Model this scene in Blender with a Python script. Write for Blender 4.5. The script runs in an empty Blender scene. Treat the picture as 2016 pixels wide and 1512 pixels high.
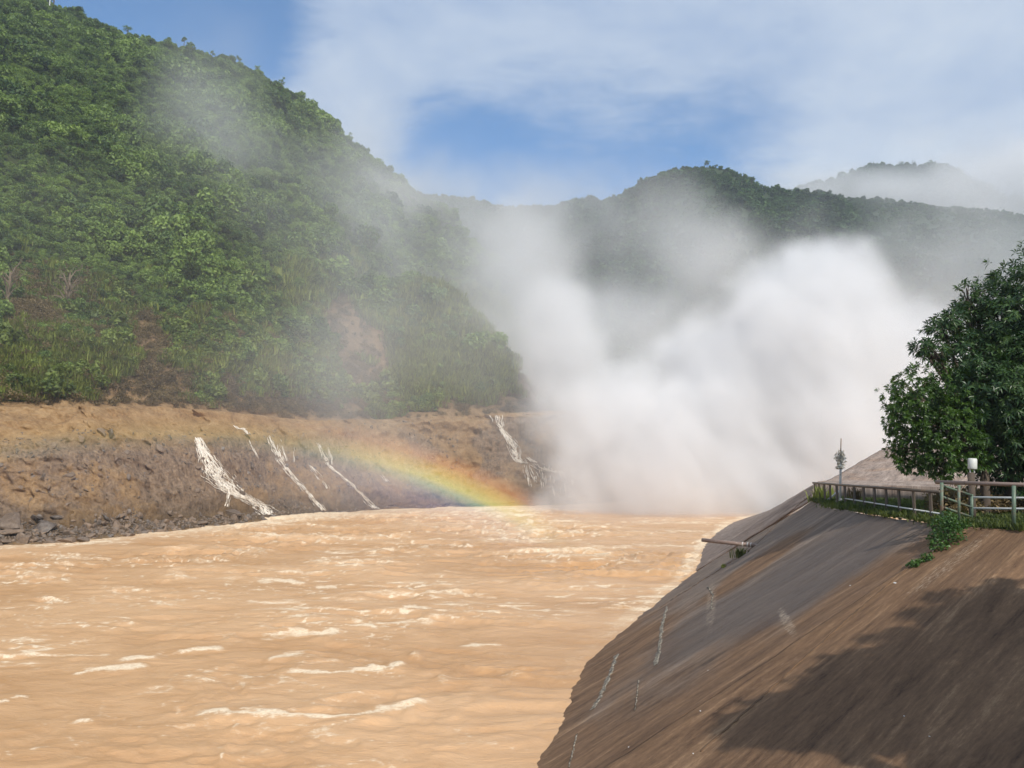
import bpy, math, random
import numpy as np
from mathutils import Vector, Matrix
from mathutils.bvhtree import BVHTree

# ------------------------------------------------------------------ frame
F = 1515.0; CX, CY = 1008.0, 756.0; CAMZ = 8.3
PITCH = math.atan(166.0 / F)
SC = bpy.context.scene
COL = SC.collection
cam = bpy.data.cameras.new("camera"); camo = bpy.data.objects.new("camera", cam); COL.objects.link(camo)
camo.location = (0, 0, CAMZ); camo.rotation_euler = (math.radians(90) + PITCH, 0, 0)
cam.sensor_width = 36; cam.lens = 36 * F / 2016; cam.clip_start = 0.1; cam.clip_end = 20000
SC.camera = camo

# sun: antisolar point fitted from the rainbow (23 deg left, 39 deg down)
SAZ, SEL = math.radians(-23), math.radians(39)
SUN = Vector((-math.sin(SAZ) * math.cos(SEL), -math.cos(SAZ) * math.cos(SEL), math.sin(SEL)))
sl = bpy.data.lights.new("sun", 'SUN'); sl.energy = 4.3; sl.angle = math.radians(0.53); sl.color = (1, .95, .86)
so = bpy.data.objects.new("sun", sl); COL.objects.link(so)
so.rotation_euler = SUN.to_track_quat('Z', 'Y').to_euler()

SC.view_settings.view_transform = 'Standard'; SC.view_settings.look = 'None'
SC.view_settings.exposure = 0.0; SC.view_settings.gamma = 1.0
SC.render.engine = 'CYCLES'
cy = SC.cycles
cy.use_denoising = True
try: cy.denoiser = 'OPENIMAGEDENOISE'; cy.denoising_prefilter = 'ACCURATE'
except Exception: pass
cy.max_bounces = 10; cy.volume_bounces = 6; cy.diffuse_bounces = 2; cy.glossy_bounces = 2
cy.transmission_bounces = 2; cy.transparent_max_bounces = 8
cy.volume_step_rate = 1.0; cy.volume_max_steps = 256
cy.caustics_reflective = False; cy.caustics_refractive = False
cy.use_adaptive_sampling = True; cy.adaptive_threshold = 0.022

def ray(px, py):
    v = -(py - CY) / F
    return np.array([(px - CX) / F, math.cos(PITCH) - v * math.sin(PITCH), math.sin(PITCH) + v * math.cos(PITCH)])
def pix(px, py, Y):
    r = ray(px, py); r = r * (Y / r[1]); return np.array([r[0], r[1], r[2] + CAMZ])
def pixz(px, py, z):
    r = ray(px, py); t = (z - CAMZ) / r[2]; return np.array([r[0] * t, r[1] * t, z])
def rdir(px, py):
    r = ray(px, py); return r / np.linalg.norm(r)
def topix(P):
    P = np.asarray(P, float); d = P - np.array([0, 0, CAMZ])
    c, s = math.cos(PITCH), math.sin(PITCH)
    fw = d[..., 1] * c + d[..., 2] * s; up = -d[..., 1] * s + d[..., 2] * c
    return CX + F * d[..., 0] / fw, CY - F * up / fw

# ------------------------------------------------------------------ node helpers
class NT:
    def __init__(s, nt): s.nt = nt
    def n(s, typ, ins=None, **kw):
        nd = s.nt.nodes.new(typ)
        for k, v in kw.items(): setattr(nd, k, v)
        for k, v in (ins or {}).items():
            sk = nd.inputs[k]
            if hasattr(v, 'is_output'): s.nt.links.new(v, sk)
            else: sk.default_value = v
        return nd
    def m(s, op, a, b=0.0, c=0.0, clamp=False):
        return s.n('ShaderNodeMath', {0: a, 1: b, 2: c}, operation=op, use_clamp=clamp).outputs[0]
    def vm(s, op, a, b=(0, 0, 0)):
        nd = s.n('ShaderNodeVectorMath', {0: a, 1: b}, operation=op)
        return nd.outputs['Value'] if op in ('DOT_PRODUCT', 'LENGTH', 'DISTANCE') else nd.outputs[0]
    def noise(s, vec, scale, detail=4, rough=.55, dist=0):
        return s.n('ShaderNodeTexNoise', {'Vector': vec, 'Scale': scale, 'Detail': detail, 'Roughness': rough, 'Distortion': dist}).outputs[0]
    def ramp(s, fac, pts, interp='LINEAR'):
        nd = s.nt.nodes.new('ShaderNodeValToRGB'); cr = nd.color_ramp; cr.interpolation = interp
        while len(cr.elements) < len(pts): cr.elements.new(0.5)
        for e, (p, c) in zip(cr.elements, pts):
            e.position = p; e.color = (*c, 1) if not isinstance(c, (int, float)) else (c, c, c, 1)
        s.nt.links.new(fac, nd.inputs[0]); return nd.outputs[0]
    def mix(s, f, a, b, mode='MIX'):
        nd = s.n('ShaderNodeMix', {}, data_type='RGBA', blend_type=mode)
        for k, v in ((0, f), (6, a), (7, b)):
            if hasattr(v, 'is_output'): s.nt.links.new(v, nd.inputs[k])
            else: nd.inputs[k].default_value = (*v, 1) if isinstance(v, tuple) and len(v) == 3 else v
        return nd.outputs[2]
    def mr(s, v, a, b, c=0.0, d=1.0, smooth=False):
        return s.n('ShaderNodeMapRange', {0: v, 1: a, 2: b, 3: c, 4: d}, interpolation_type='SMOOTHSTEP' if smooth else 'LINEAR').outputs[0]
    def scalev(s, vec, sc):
        return s.n('ShaderNodeMapping', {'Vector': vec, 'Scale': sc}).outputs[0]
    def attr(s, name, out='Fac'): return s.n('ShaderNodeAttribute', attribute_name=name).outputs[out]

def newmat(name, build, disp=False):
    m = bpy.data.materials.new(name); m.use_nodes = True; nt = m.node_tree; nt.nodes.clear()
    N = NT(nt); out = nt.nodes.new('ShaderNodeOutputMaterial'); build(N, out); return m
def surf(name, build):
    """build(N, pos) -> dict of Principled inputs, may hold 'bump': (height, strength, distance)"""
    def b(N, out):
        geo = N.n('ShaderNodeNewGeometry'); d = build(N, geo.outputs['Position'])
        bump = d.pop('bump', None)
        for k, v in list(d.items()):
            if isinstance(v, tuple) and len(v) == 3: d[k] = (*v, 1)
        if bump: d['Normal'] = N.n('ShaderNodeBump', {'Height': bump[0], 'Strength': bump[1], 'Distance': bump[2]}).outputs[0]
        p = N.n('ShaderNodeBsdfPrincipled', d); N.nt.links.new(p.outputs[0], out.inputs['Surface'])
    return newmat(name, b)

# ------------------------------------------------------------------ sky
def dirv(px, py): return tuple(rdir(px, py))
def make_world():
    w = bpy.data.worlds.new("World"); SC.world = w; w.use_nodes = True
    nt = w.node_tree; nt.nodes.clear(); N = NT(nt)
    sky = N.n('ShaderNodeTexSky', sky_type='NISHITA', sun_disc=False, sun_elevation=SEL,
              sun_rotation=math.atan2(SUN.x, SUN.y), air_density=1.0, dust_density=0.6, ozone_density=2.0)
    bg1 = N.n('ShaderNodeBackground', {'Color': N.mix(1.0, sky.outputs[0], (.62, .95, 1.18), 'MULTIPLY'), 'Strength': 0.14})
    co = N.n('ShaderNodeTexCoord').outputs['Generated']
    sx = N.n('ShaderNodeSeparateXYZ', {0: co})
    zz = N.m('ADD', N.m('MAXIMUM', sx.outputs[2], 0.0), 0.22)
    u = N.m('DIVIDE', sx.outputs[0], zz); v = N.m('DIVIDE', sx.outputs[1], zz)
    uv = N.n('ShaderNodeCombineXYZ', {0: u, 1: v, 2: 0.0}).outputs[0]
    n1 = N.noise(uv, 1.3, 8, .6, .6)
    n2 = N.noise(N.scalev(uv, (1.0, 1.6, 1)), 3.6, 7, .58, .5)
    n3 = N.noise(N.scalev(uv, (1.0, 2.2, 1)), 10, 6, .62, .6)
    cl = N.m('ADD', N.m('ADD', N.m('MULTIPLY', n1, .46), N.m('MULTIPLY', n2, .38)), N.m('MULTIPLY', n3, .16))
    cov = N.m('ADD', cl, 0.165)
    for (px, py, r0, r1, amt) in [(1080, 285, .0, .23, .265), (860, 310, .0, .12, .12), (1420, 335, .0, .16, .17), (210, 5, .0, .22, .40), (40, -60, 0, .35, .4), (900, 390, 0, .14, .12),
                                  (1480, 150, .0, .12, .05)]:
        d = N.vm('DISTANCE', N.scalev(co, (.75, 1, 1.35)), tuple(np.array(dirv(px, py)) * np.array([.75, 1, 1.35])))
        cov = N.m('SUBTRACT', cov, N.m('MULTIPLY', N.mr(d, r0, r1, 1, 0, True), amt))
    for (px, py, r0, r1, amt) in [(600, 130, .0, .3, .10), (1300, 60, .0, .45, .10), (1900, 250, .0, .35, .12), (640, 250, .0, .16, .08)]:
        d = N.vm('DISTANCE', co, dirv(px, py))
        cov = N.m('ADD', cov, N.m('MULTIPLY', N.mr(d, r0, r1, 1, 0, True), amt))
    f = N.mr(cov, .43, .72, 0.03, .95, True)
    shade = N.mix(N.mr(N.noise(uv, 2.1, 6, .6, .3), .35, .68), (.36, .48, .70), (.66, .74, .85))
    bg2 = N.n('ShaderNodeBackground', {'Color': shade, 'Strength': 1.0})
    mx = N.n('ShaderNodeMixShader', {0: f, 1: bg1.outputs[0], 2: bg2.outputs[0]})
    o = nt.nodes.new('ShaderNodeOutputWorld'); nt.links.new(mx.outputs[0], o.inputs[0])
make_world()

# ------------------------------------------------------------------ noise and mesh helpers
def _hash(ix, iy, iz, seed):
    h = (ix * 374761393 + iy * 668265263 + iz * 2147483647 % 1013904223 + seed * 974634777) & 0xffffffff
    h = ((h ^ (h >> 13)) * 1274126177) & 0xffffffff
    h = ((h ^ (h >> 16)) * 2246822519) & 0xffffffff
    return ((h ^ (h >> 15)) & 0xffffff) / float(0xffffff)
def vnoise(x, y, z, seed=0):
    x, y, z = np.broadcast_arrays(np.asarray(x, float), np.asarray(y, float), np.asarray(z, float))
    fx, fy, fz = np.floor(x), np.floor(y), np.floor(z)
    ix, iy, iz = fx.astype(np.int64), fy.astype(np.int64), fz.astype(np.int64)
    a, b, c = x - fx, y - fy, z - fz
    a, b, c = [t * t * t * (t * (t * 6 - 15) + 10) for t in (a, b, c)]
    r = 0
    for dz in (0, 1):
        wz = c if dz else 1 - c
        for dy in (0, 1):
            wy = b if dy else 1 - b
            for dx in (0, 1):
                r = r + _hash(ix + dx, iy + dy, iz + dz, seed) * (a if dx else 1 - a) * wy * wz
    return r
def fbm(x, y, z=0.0, oct=5, seed=0, lac=2.03, gain=.5):
    s = 0; a = 1; t = 0
    for o in range(oct):
        k = lac ** o
        s = s + a * vnoise(np.asarray(x) * k + 17.3 * o, np.asarray(y) * k + 5.1 * o, np.asarray(z) * k - 3.7 * o, seed + o); t += a; a *= gain
    return s / t
def sstep(a, b, x):
    t = np.clip((x - a) / (b - a), 0, 1); return t * t * (3 - 2 * t)

def tagit(o, label=None, category=None, group=None, kind=None):
    for k, v in (('label', label), ('category', category), ('group', group), ('kind', kind)):
        if v: o[k] = v
    return o
def link(name, me, mat=None, parent=None, smooth=False, **kw):
    o = bpy.data.objects.new(name, me); COL.objects.link(o)
    if mat: me.materials.clear() if len(me.materials) else None; me.materials.append(mat)
    if smooth: me.polygons.foreach_set('use_smooth', np.ones(len(me.polygons), bool))
    if parent is not None: o.parent = parent
    return tagit(o, **kw)
def rawmesh(name, V, Fc, k=None):
    """V (n,3) array, Fc (m,k) int array or list of lists"""
    me = bpy.data.meshes.new(name); V = np.asarray(V, np.float32)
    if isinstance(Fc, np.ndarray):
        m, k = Fc.shape
        me.vertices.add(len(V)); me.vertices.foreach_set('co', V.ravel())
        me.loops.add(m * k); me.loops.foreach_set('vertex_index', Fc.ravel().astype(np.int32))
        me.polygons.add(m); me.polygons.foreach_set('loop_start', np.arange(0, m * k, k, dtype=np.int32))
        me.update(calc_edges=True); me.validate()
    else:
        me.from_pydata([tuple(map(float, v)) for v in V], [], Fc); me.update()
    return me
def gridfaces(nr, nc):
    i = np.arange(nr - 1)[:, None] * nc + np.arange(nc - 1)[None, :]
    return np.stack([i, i + 1, i + nc + 1, i + nc], -1).reshape(-1, 4)
def setattr_f(me, name, vals):
    a = me.attributes.new(name, 'FLOAT', 'POINT'); a.data.foreach_set('value', np.asarray(vals, np.float32).ravel())
def empty(name, loc, **kw):
    o = bpy.data.objects.new(name, None); COL.objects.link(o); o.location = tuple(loc); return tagit(o, **kw)
class MB:
    def __init__(s): s.v = []; s.f = []
    def add(s, V, Fc):
        b = len(s.v); s.v += [tuple(map(float, p)) for p in V]; s.f += [[i + b for i in f] for f in Fc]; return s
    def box(s, c, size, rz=0):
        c = Vector(c); h = [x / 2 for x in size]; R = Matrix.Rotation(rz, 3, 'Z')
        V = [c + R @ Vector((x * h[0], y * h[1], z * h[2])) for x in (-1, 1) for y in (-1, 1) for z in (-1, 1)]
        return s.add(V, [[0, 1, 3, 2], [4, 6, 7, 5], [0, 4, 5, 1], [2, 3, 7, 6], [0, 2, 6, 4], [1, 5, 7, 3]])
    def tube(s, pts, rad, n=8, caps=True):
        pts = [Vector(p) for p in pts]; m = len(pts)
        rad = [rad] * m if isinstance(rad, (int, float)) else rad
        V = []; Fc = []; ref = None
        for i, p in enumerate(pts):
            t = (pts[min(i + 1, m - 1)] - pts[max(i - 1, 0)]); t = t.normalized() if t.length > 1e-9 else Vector((0, 0, 1))
            if ref is None: ref = t.orthogonal().normalized()
            u = (ref - t * ref.dot(t)); u = u.normalized() if u.length > 1e-6 else t.orthogonal().normalized(); ref = u; w = t.cross(u)
            for k in range(n):
                a = 2 * math.pi * k / n; V.append(p + (u * math.cos(a) + w * math.sin(a)) * rad[i])
        for i in range(m - 1):
            for k in range(n):
                k2 = (k + 1) % n; Fc.append([i * n + k, i * n + k2, (i + 1) * n + k2, (i + 1) * n + k])
        if caps: Fc.append(list(range(n))[::-1]); Fc.append([(m - 1) * n + k for k in range(n)])
        return s.add(V, Fc)
    def build(s, name, mat, parent=None, smooth=False, origin=None, **kw):
        V = np.array(s.v)
        if parent is not None: V = V - np.array(parent.location)
        elif origin is not None: V = V - np.array(origin)
        me = rawmesh(name, V, s.f)
        o = link(name, me, mat, parent, smooth, **kw)
        if parent is None and origin is not None: o.location = tuple(origin)
        return o

# ------------------------------------------------------------------ materials
def G(*c): return tuple(c)
def m_water(N, pos):
    foam = N.attr('foam'); dep = N.attr('tone')
    flow = N.scalev(pos, (.75, 1.25, 1))
    n1 = N.noise(flow, .75, 7, .58, .8); n2 = N.noise(flow, 4.0, 6, .6, 1.2)
    base = N.mix(N.mr(N.m('ADD', N.m('MULTIPLY', n1, .6), N.m('MULTIPLY', dep, .4)), .3, .7), (.49, .272, .122), (.64, .392, .205))
    n4 = N.noise(flow, 13, 5, .65, 1.0)
    brk = N.m('ADD', N.m('MULTIPLY', foam, N.mr(n4, .32, .6, .25, 1.15)), N.m('MULTIPLY', N.m('SUBTRACT', n2, .53), 1.1))
    ff = N.mr(brk, .16, .86, 0, 1, True)
    colr = N.mix(ff, base, (.82, .66, .46))
    h = N.m('ADD', N.m('MULTIPLY', n1, 1.3), N.m('MULTIPLY', n2, .22))
    return {'Base Color': colr, 'Roughness': N.mr(ff, 0, 1, .46, .85), 'Specular IOR Level': .35, 'bump': (h, .32, .28)}
M_WATER = surf('river_water', m_water)
def m_fall(N, pos):
    n = N.noise(N.scalev(pos, (1, 1, .4)), 6, 5, .6)
    return {'Base Color': N.mix(N.mr(n, .35, .65), (.62, .50, .38), (.93, .89, .80)), 'Roughness': .6}
M_FALL = surf('white_water', m_fall)

def m_terrain(N, pos):
    veg = N.attr('veg'); rock = N.attr('rock'); lip = N.attr('lip')
    n0 = N.noise(pos, .09, 5, .6); n1 = N.noise(pos, .45, 7, .65, .4); n2 = N.noise(pos, 2.6, 6, .65)
    st = N.noise(N.scalev(pos, (1.2, 1.2, .22)), 1.1, 6, .6, .4)
    earth = N.ramp(N.m('ADD', N.m('MULTIPLY', n1, .6), N.m('MULTIPLY', n2, .4)), [(.32, (.13, .080, .042)), (.46, (.27, .165, .080)), (.58, (.36, .23, .115)), (.70, (.48, .33, .19))])
    rk = N.ramp(N.m('ADD', N.m('MULTIPLY', st, .5), N.m('MULTIPLY', n2, .5)), [(.35, (.055, .040, .030)), (.45, (.17, .118, .080)), (.57, (.26, .18, .118)), (.70, (.40, .30, .20))])
    pt = N.mr(n0, .47, .56, 0, 1, True)
    rk = N.mix(N.m('MULTIPLY', pt, .8), rk, earth)
    grn = N.mix(n1, (.020, .034, .009), (.05, .06, .016))
    c = N.mix(rock, earth, rk); c = N.mix(lip, c, (.045, .034, .024)); c = N.mix(N.mr(N.m('ADD', veg, N.m('MULTIPLY', N.m('SUBTRACT', n1, .5), .8)), .4, .6, 0, 1), c, grn)
    return {'Base Color': c, 'Roughness': .92, 'Specular IOR Level': .2, 'bump': (N.m('ADD', n2, N.m('MULTIPLY', n1, 2)), .8, .35)}
M_TERR = surf('hillside_soil', m_terrain)
M_FAR = surf('far_slope', lambda N, p: {'Base Color': N.mix(N.noise(p, .05, 6, .65), (.012, .026, .009), (.035, .060, .018)), 'Roughness': .95})
M_BED = surf('river_bed', lambda N, p: {'Base Color': N.mix(N.noise(p, .02, 6), (.06, .07, .03), (.16, .11, .06)), 'Roughness': .95})
def m_rock(N, pos):
    oi = N.n('ShaderNodeObjectInfo').outputs['Random']
    n = N.noise(pos, 2.2, 7, .65)
    a = N.mix(oi, (.060, .045, .035), (.17, .115, .075)); b = N.mix(oi, (.15, .125, .105), (.27, .19, .13))
    return {'Base Color': N.mix(N.mr(n, .35, .68), a, b), 'Roughness': N.mr(oi, 0, 1, .45, .85), 'bump': (n, .6, .15)}
M_ROCK = surf('shore_rock', m_rock)

def m_conc(tint):
    def f(N, pos):
        su = N.n('ShaderNodeUVMap', uv_map='flow').outputs[0]       # x along the slope (m), y down the fall line (m)
        st1 = N.noise(N.scalev(su, (1.4, .16, 1)), 1.0, 9, .68, .4)
        st2 = N.noise(N.scalev(su, (5.0, .6, 1)), 1.0, 8, .7, .3)
        st3 = N.noise(N.scalev(su, (13, 4.5, 1)), 1.0, 7, .78)
        pa = N.noise(su, .33, 5, .6, .3); sp = N.noise(su, 7.5, 7, .78); fine = N.noise(su, 38, 3, .6)
        damp = N.attr('damp'); pale = N.attr('pale'); warm = N.attr('warm')
        k = N.m('ADD', N.m('ADD', N.m('MULTIPLY', st1, .40), N.m('MULTIPLY', st2, .36)), N.m('MULTIPLY', st3, .24))
        grey = N.ramp(k, [(.38, (.060, .050, .043)), (.46, (.150, .122, .102)), (.54, (.235, .195, .165)), (.64, (.38, .33, .28))])
        brn = N.ramp(k, [(.38, (.055, .034, .022)), (.46, (.140, .088, .054)), (.54, (.225, .145, .088)), (.64, (.42, .30, .19))])
        w = N.mr(N.m('ADD', warm, N.m('MULTIPLY', N.m('SUBTRACT', pa, .5), 1.1)), .2, .8, 0, 1, True)
        c = N.mix(w, grey, brn)
        d = N.m('MULTIPLY', N.mr(N.m('ADD', damp, N.m('MULTIPLY', N.m('SUBTRACT', st2, .5), 1.3)), .25, .85, 0, 1, True), .62)
        c = N.mix(d, c, (.066, .052, .046))
        c = N.mix(N.mr(N.m('ADD', pale, N.m('MULTIPLY', N.m('SUBTRACT', st3, .5), 1.8)), .35, .75, 0, .8, True), c, (.43, .38, .31))
        c = N.mix(N.mr(sp, .60, .70, 0, .6), c, (.035, .026, .02))
        c = N.mix(1.0, c, tint, 'MULTIPLY')
        h = N.m('ADD', N.m('ADD', st3, N.m('MULTIPLY', sp, .7)), N.m('MULTIPLY', fine, .45))
        return {'Base Color': c, 'Roughness': N.mr(d, 0, .6, .85, .55), 'Specular IOR Level': .3, 'bump': (h, .85, .04)}
    return f
M_CONC = surf('stained_concrete', m_conc((1.10, .99, .88)))
M_CONC2 = surf('grey_concrete', m_conc((1.6, 1.48, 1.40)))
M_SEAM = surf('seam_soil', lambda N, p: {'Base Color': N.mix(N.noise(p, 4, 6), (.03, .022, .014), (.22, .12, .06)), 'Roughness': .95})
M_CRACK = surf('pale_grout', lambda N, p: {'Base Color': N.mix(N.mr(N.noise(p, 9, 6, .7), .42, .6), (.04, .03, .02), (.42, .36, .27)), 'Roughness': .9})
def m_ground(N, pos):
    n = N.noise(pos, 1.2, 7, .65); n2 = N.noise(pos, 9, 5, .7)
    return {'Base Color': N.ramp(N.m('ADD', N.m('MULTIPLY', n, .6), N.m('MULTIPLY', n2, .4)), [(.35, (.035, .032, .014)), (.5, (.09, .07, .03)), (.65, (.17, .11, .055))]), 'Roughness': .95, 'bump': (n2, .8, .05)}
M_GROUND = surf('platform_soil', m_ground)
def paint(base, rust, amt=.5, rough=.5):
    def f(N, pos):
        n = N.noise(pos, 7, 7, .7); n2 = N.noise(pos, 1.3, 4, .6)
        r = N.mr(N.m('ADD', N.m('MULTIPLY', n, .6), N.m('MULTIPLY', n2, .4)), .62 - amt * .2, .70 - amt * .2, 0, 1)
        return {'Base Color': N.mix(r, base, rust), 'Roughness': N.mr(r, 0, 1, rough, .9), 'bump': (n, .25, .01)}
    return f
M_GRAIL = surf('faded_green_paint', paint((.11, .16, .11), (.20, .13, .09), .55))
M_RUSTP = surf('rusty_pink_rail', paint((.25, .18, .145), (.13, .07, .045), .4))
M_BRAIL = surf('brown_rail_paint', paint((.105, .080, .058), (.20, .13, .08), .35))
M_WPIPE = surf('white_pipe_paint', paint((.62, .62, .58), (.35, .24, .15), .2))
M_STEEL = surf('rusty_pipe', paint((.25, .17, .13), (.42, .34, .28), .5))
M_PLAST = surf('tattered_plastic', lambda N, p: {'Base Color': N.mix(N.noise(p, 6, 5), (.9, .86, .76), (.75, .62, .42)), 'Roughness': .6})
M_LITTER = surf('litter_paper', lambda N, p: {'Base Color': (.75, .72, .68), 'Roughness': .7})
M_BARK = surf('bark', lambda N, p: {'Base Color': N.mix(N.noise(N.scalev(p, (8, 8, 1.5)), 1, 6, .65), (.035, .025, .018), (.15, .11, .08)), 'Roughness': .9, 'bump': (N.noise(N.scalev(p, (12, 12, 2)), 1, 5), .8, .03)})
M_DRYW = surf('dry_wood', lambda N, p: {'Base Color': (.20, .15, .10), 'Roughness': .9})
def leafmat(name, dark, light, rough=.45, trans=.25, wscale=.06):
    def b(N, out):
        geo = N.n('ShaderNodeNewGeometry'); oi = N.n('ShaderNodeObjectInfo').outputs['Random']
        pos = geo.outputs['Position']; ri = geo.outputs['Random Per Island']
        k = N.m('ADD', N.m('ADD', N.m('MULTIPLY', N.noise(pos, wscale, 4, .6), .9), N.m('MULTIPLY', oi, .45)), N.m('SUBTRACT', N.m('MULTIPLY', ri, .35), .35))
        c = N.mix(N.mr(k, .2, .85), dark, light)
        p = N.n('ShaderNodeBsdfPrincipled', {'Base Color': c, 'Roughness': rough, 'Specular IOR Level': .4})
        t = N.n('ShaderNodeBsdfTranslucent', {'Color': N.mix(1.0, c, (1.1, 1.25, .5), 'MULTIPLY')})
        mx = N.n('ShaderNodeMixShader', {0: trans, 1: p.outputs[0], 2: t.outputs[0]})
        N.nt.links.new(mx.outputs[0], out.inputs['Surface'])
    return newmat(name, b)
M_BUSH = leafmat('hill_foliage', (.040, .085, .018), (.255, .355, .075), .6)
M_BUSHY = leafmat('low_hill_foliage', (.055, .085, .018), (.24, .30, .060), .6)
M_GRASS = leafmat('grass_blades', (.07, .085, .018), (.30, .34, .070), .6)
M_FARB = leafmat('far_foliage', (.016, .045, .012), (.075, .15, .032), .7, .15, .02)
M_MANGO = leafmat('mango_leaves', (.026, .062, .022), (.15, .24, .065), .38, .22, .7)
M_SMALL = leafmat('bright_leaves', (.026, .060, .013), (.14, .25, .038), .4, .3, .8)
M_DRYL = leafmat('dry_leaves', (.10, .065, .03), (.26, .19, .09), .7)
M_VINE = leafmat('vine_leaves', (.035, .085, .018), (.13, .24, .05), .4, .3, 1.2)
M_SHORT = leafmat('short_grass', (.035, .055, .012), (.14, .17, .035), .6, .3, .5)

# ------------------------------------------------------------------ left bank and hillside (one lofted terrain)
rng = np.random.default_rng(7); random.seed(7)
Wk = np.array([[-500, 1120], [-200, 1095], [0, 1074], [150, 1066], [300, 1050], [420, 1038], [560, 1020], [750, 1003], [900, 998], [1050, 995], [1130, 993], [1180, 992], [1260, 990], [1330, 989]], float)
Bk = np.array([[-500, 800], [300, 800], [450, 812], [600, 828], [750, 825], [900, 820], [1050, 812], [1120, 808], [1155, 818], [1180, 870], [1260, 985], [1330, 1010]], float)
Lk = np.array([[-500, 868], [400, 865], [560, 858], [700, 838], [900, 830], [1120, 818], [1155, 838], [1180, 890], [1260, 988], [1330, 1012]], float)
Rk = np.array([[-500, -500, 300], [-200, -250, 310], [0, -45, 330], [90, 12, 333], [130, 20, 335], [250, 75, 345], [370, 100, 360], [480, 132, 375], [540, 164, 385], [600, 218, 395], [650, 262, 405], [700, 300, 415], [750, 335, 425], [820, 380, 430], [900, 440, 420], [1000, 600, 390], [1060, 760, 380], [1120, 850, 380], [1330, 1000, 380]], float)
Sk = np.array([[-500, 400, 180], [0, 430, 185], [300, 440, 200], [600, 460, 225], [720, 500, 240], [820, 528, 245], [940, 580, 238], [1010, 650, 230], [1050, 735, 222], [1080, 780, 217], [1120, 805, 214], [1155, 818, 212], [1180, 872, 208], [1260, 985, 205], [1330, 1012, 205]], float)
def hz(py, Y): return CAMZ + pix(1008, py, Y)[2] - CAMZ
HPX = np.arange(-500, 1331, 3.0)
def col_profile(px):
    w = np.interp(px, Wk[:, 0], Wk[:, 1]); p0 = pixz(px, w, 0); Yw = p0[1]
    s = sstep(700, 900, px); r = sstep(500, 700, px)
    b = np.interp(px, Bk[:, 0], Bk[:, 1]); l = np.interp(px, Lk[:, 0], Lk[:, 1])
    R = [np.interp(px, Rk[:, 0], Rk[:, i]) for i in (1, 2)]; S = [np.interp(px, Sk[:, 0], Sk[:, i]) for i in (1, 2)]
    zl = hz(l, Yw + 9); zb = hz(b, Yw + 15 - 4 * r); zr = hz(R[0], R[1])
    zs = hz(S[0], S[1])
    if px > 1150: zl = max(zl, -1.5); zb = max(zb, -1.5); zs = max(zs, -1.5); zr = max(zr, -1.5)
    Yb2 = Yw + 21 - 2 * r
    # on the left the hill is one straight slope from the bench to the ridge
    t = (S[1] - Yb2) / (R[1] - Yb2); zs = (1 - s) * ((zb + .4) * (1 - t) + zr * t) * 1.0 + s * zs
    Yv = S[1] + 45; t = (Yv - Yb2) / (R[1] - Yb2); zv = (1 - s) * ((zb + .4) * (1 - t) + zr * t) + s * min(zs * .72, zr)
    return [(Yw - 7, -3.5), (Yw, 0), (Yw + 3.6 - 2.4 * r, 1.5 - .8 * r), (Yw + 9, zl), (Yw + 15 - 4 * r, zb), (Yb2, zb + .4), (S[1], zs), (Yv, zv), (R[1], zr), (R[1] + 60, zr * .8 - 6), (R[1] + 200, zr * .2 - 6)]
SUB = [6, 16, 70, 40, 6, 150, 36, 90, 8, 5]
prof = np.array([col_profile(p) for p in HPX])                      # ncol, 11, 2
ker = np.exp(-np.linspace(-2, 2, 15) ** 2); ker /= ker.sum()
pp = np.pad(prof, ((7, 7), (0, 0), (0, 0)), mode='edge')
prof = sum(ker[i] * pp[i:i + len(HPX)] for i in range(15))
seg = np.concatenate([np.full(n, i) + np.arange(n) / n for i, n in enumerate(SUB)] + [[len(SUB)]])
i0 = np.minimum(seg.astype(int), len(SUB) - 1); ft = (seg - i0)[:, None]
TY = (prof[:, i0, 0].T * (1 - ft) + prof[:, np.minimum(i0 + 1, 10), 0].T * ft)      # rows, cols
TZ = (prof[:, i0, 1].T * (1 - ft) + prof[:, np.minimum(i0 + 1, 10), 1].T * ft)
TX = TY * (HPX[None, :] - CX) / F / (math.cos(PITCH)) * 1.0
TX = TX * (1 + 0 * TZ)
# true azimuth: x / y at that height
vv = (TZ - CAMZ) / TY                                                # tan of elevation seen along y
TX = TY * (HPX[None, :] - CX) / F * (math.cos(PITCH) + np.clip(vv, -1, 1) * math.sin(PITCH))
SEGM = np.broadcast_to(seg[:, None], TY.shape)
bankm = sstep(1.6, 2.2, SEGM) * (1 - sstep(4.6, 5.2, SEGM)); rub = sstep(.8, 1.3, SEGM) * (1 - sstep(1.8, 2.4, SEGM))
hillm = sstep(5.05, 5.5, SEGM) * (1 - sstep(7.6, 8.0, SEGM) * .75)
big = fbm(TX / 9, TY / 9, TZ / 5, 4, 11) - .5; sm = fbm(TX / 2.0, TY / 2.0, TZ / 1.6, 5, 23) - .5; tiny = fbm(TX / .6, TY / .6, TZ / .6, 3, 31) - .5
gul = np.abs(fbm(TX / 7 + big * 1.5, TZ / 30, 0, 4, 41) - .5) * 2
fade = 1 - sstep(1120, 1200, HPX)[None, :]
dY = bankm * (-big * 7 - sm * 2.2 - tiny * .7 - gul * 2.0) * fade
dZ = bankm * (sm * .5) + rub * (sm * 1.1 + tiny * .7)
hb = fbm(TX / 55, TY / 70, 0, 3, 51) - .5; hs = fbm(TX / 16, TY / 20, 0, 4, 61) - .5
hg = np.abs(fbm(TX / 40 + hb, (TY + TZ) / 170, 3, 4, 71) - .5) * 2
dZ = dZ + hillm * fade * (hb * 13 + hs * 7 - (1 - np.clip(hg * 2.2, 0, 1)) * 7 * (1 - sstep(6.8, 7.8, SEGM)))
TY2 = TY + dY; TZ2 = TZ + dZ
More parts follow.
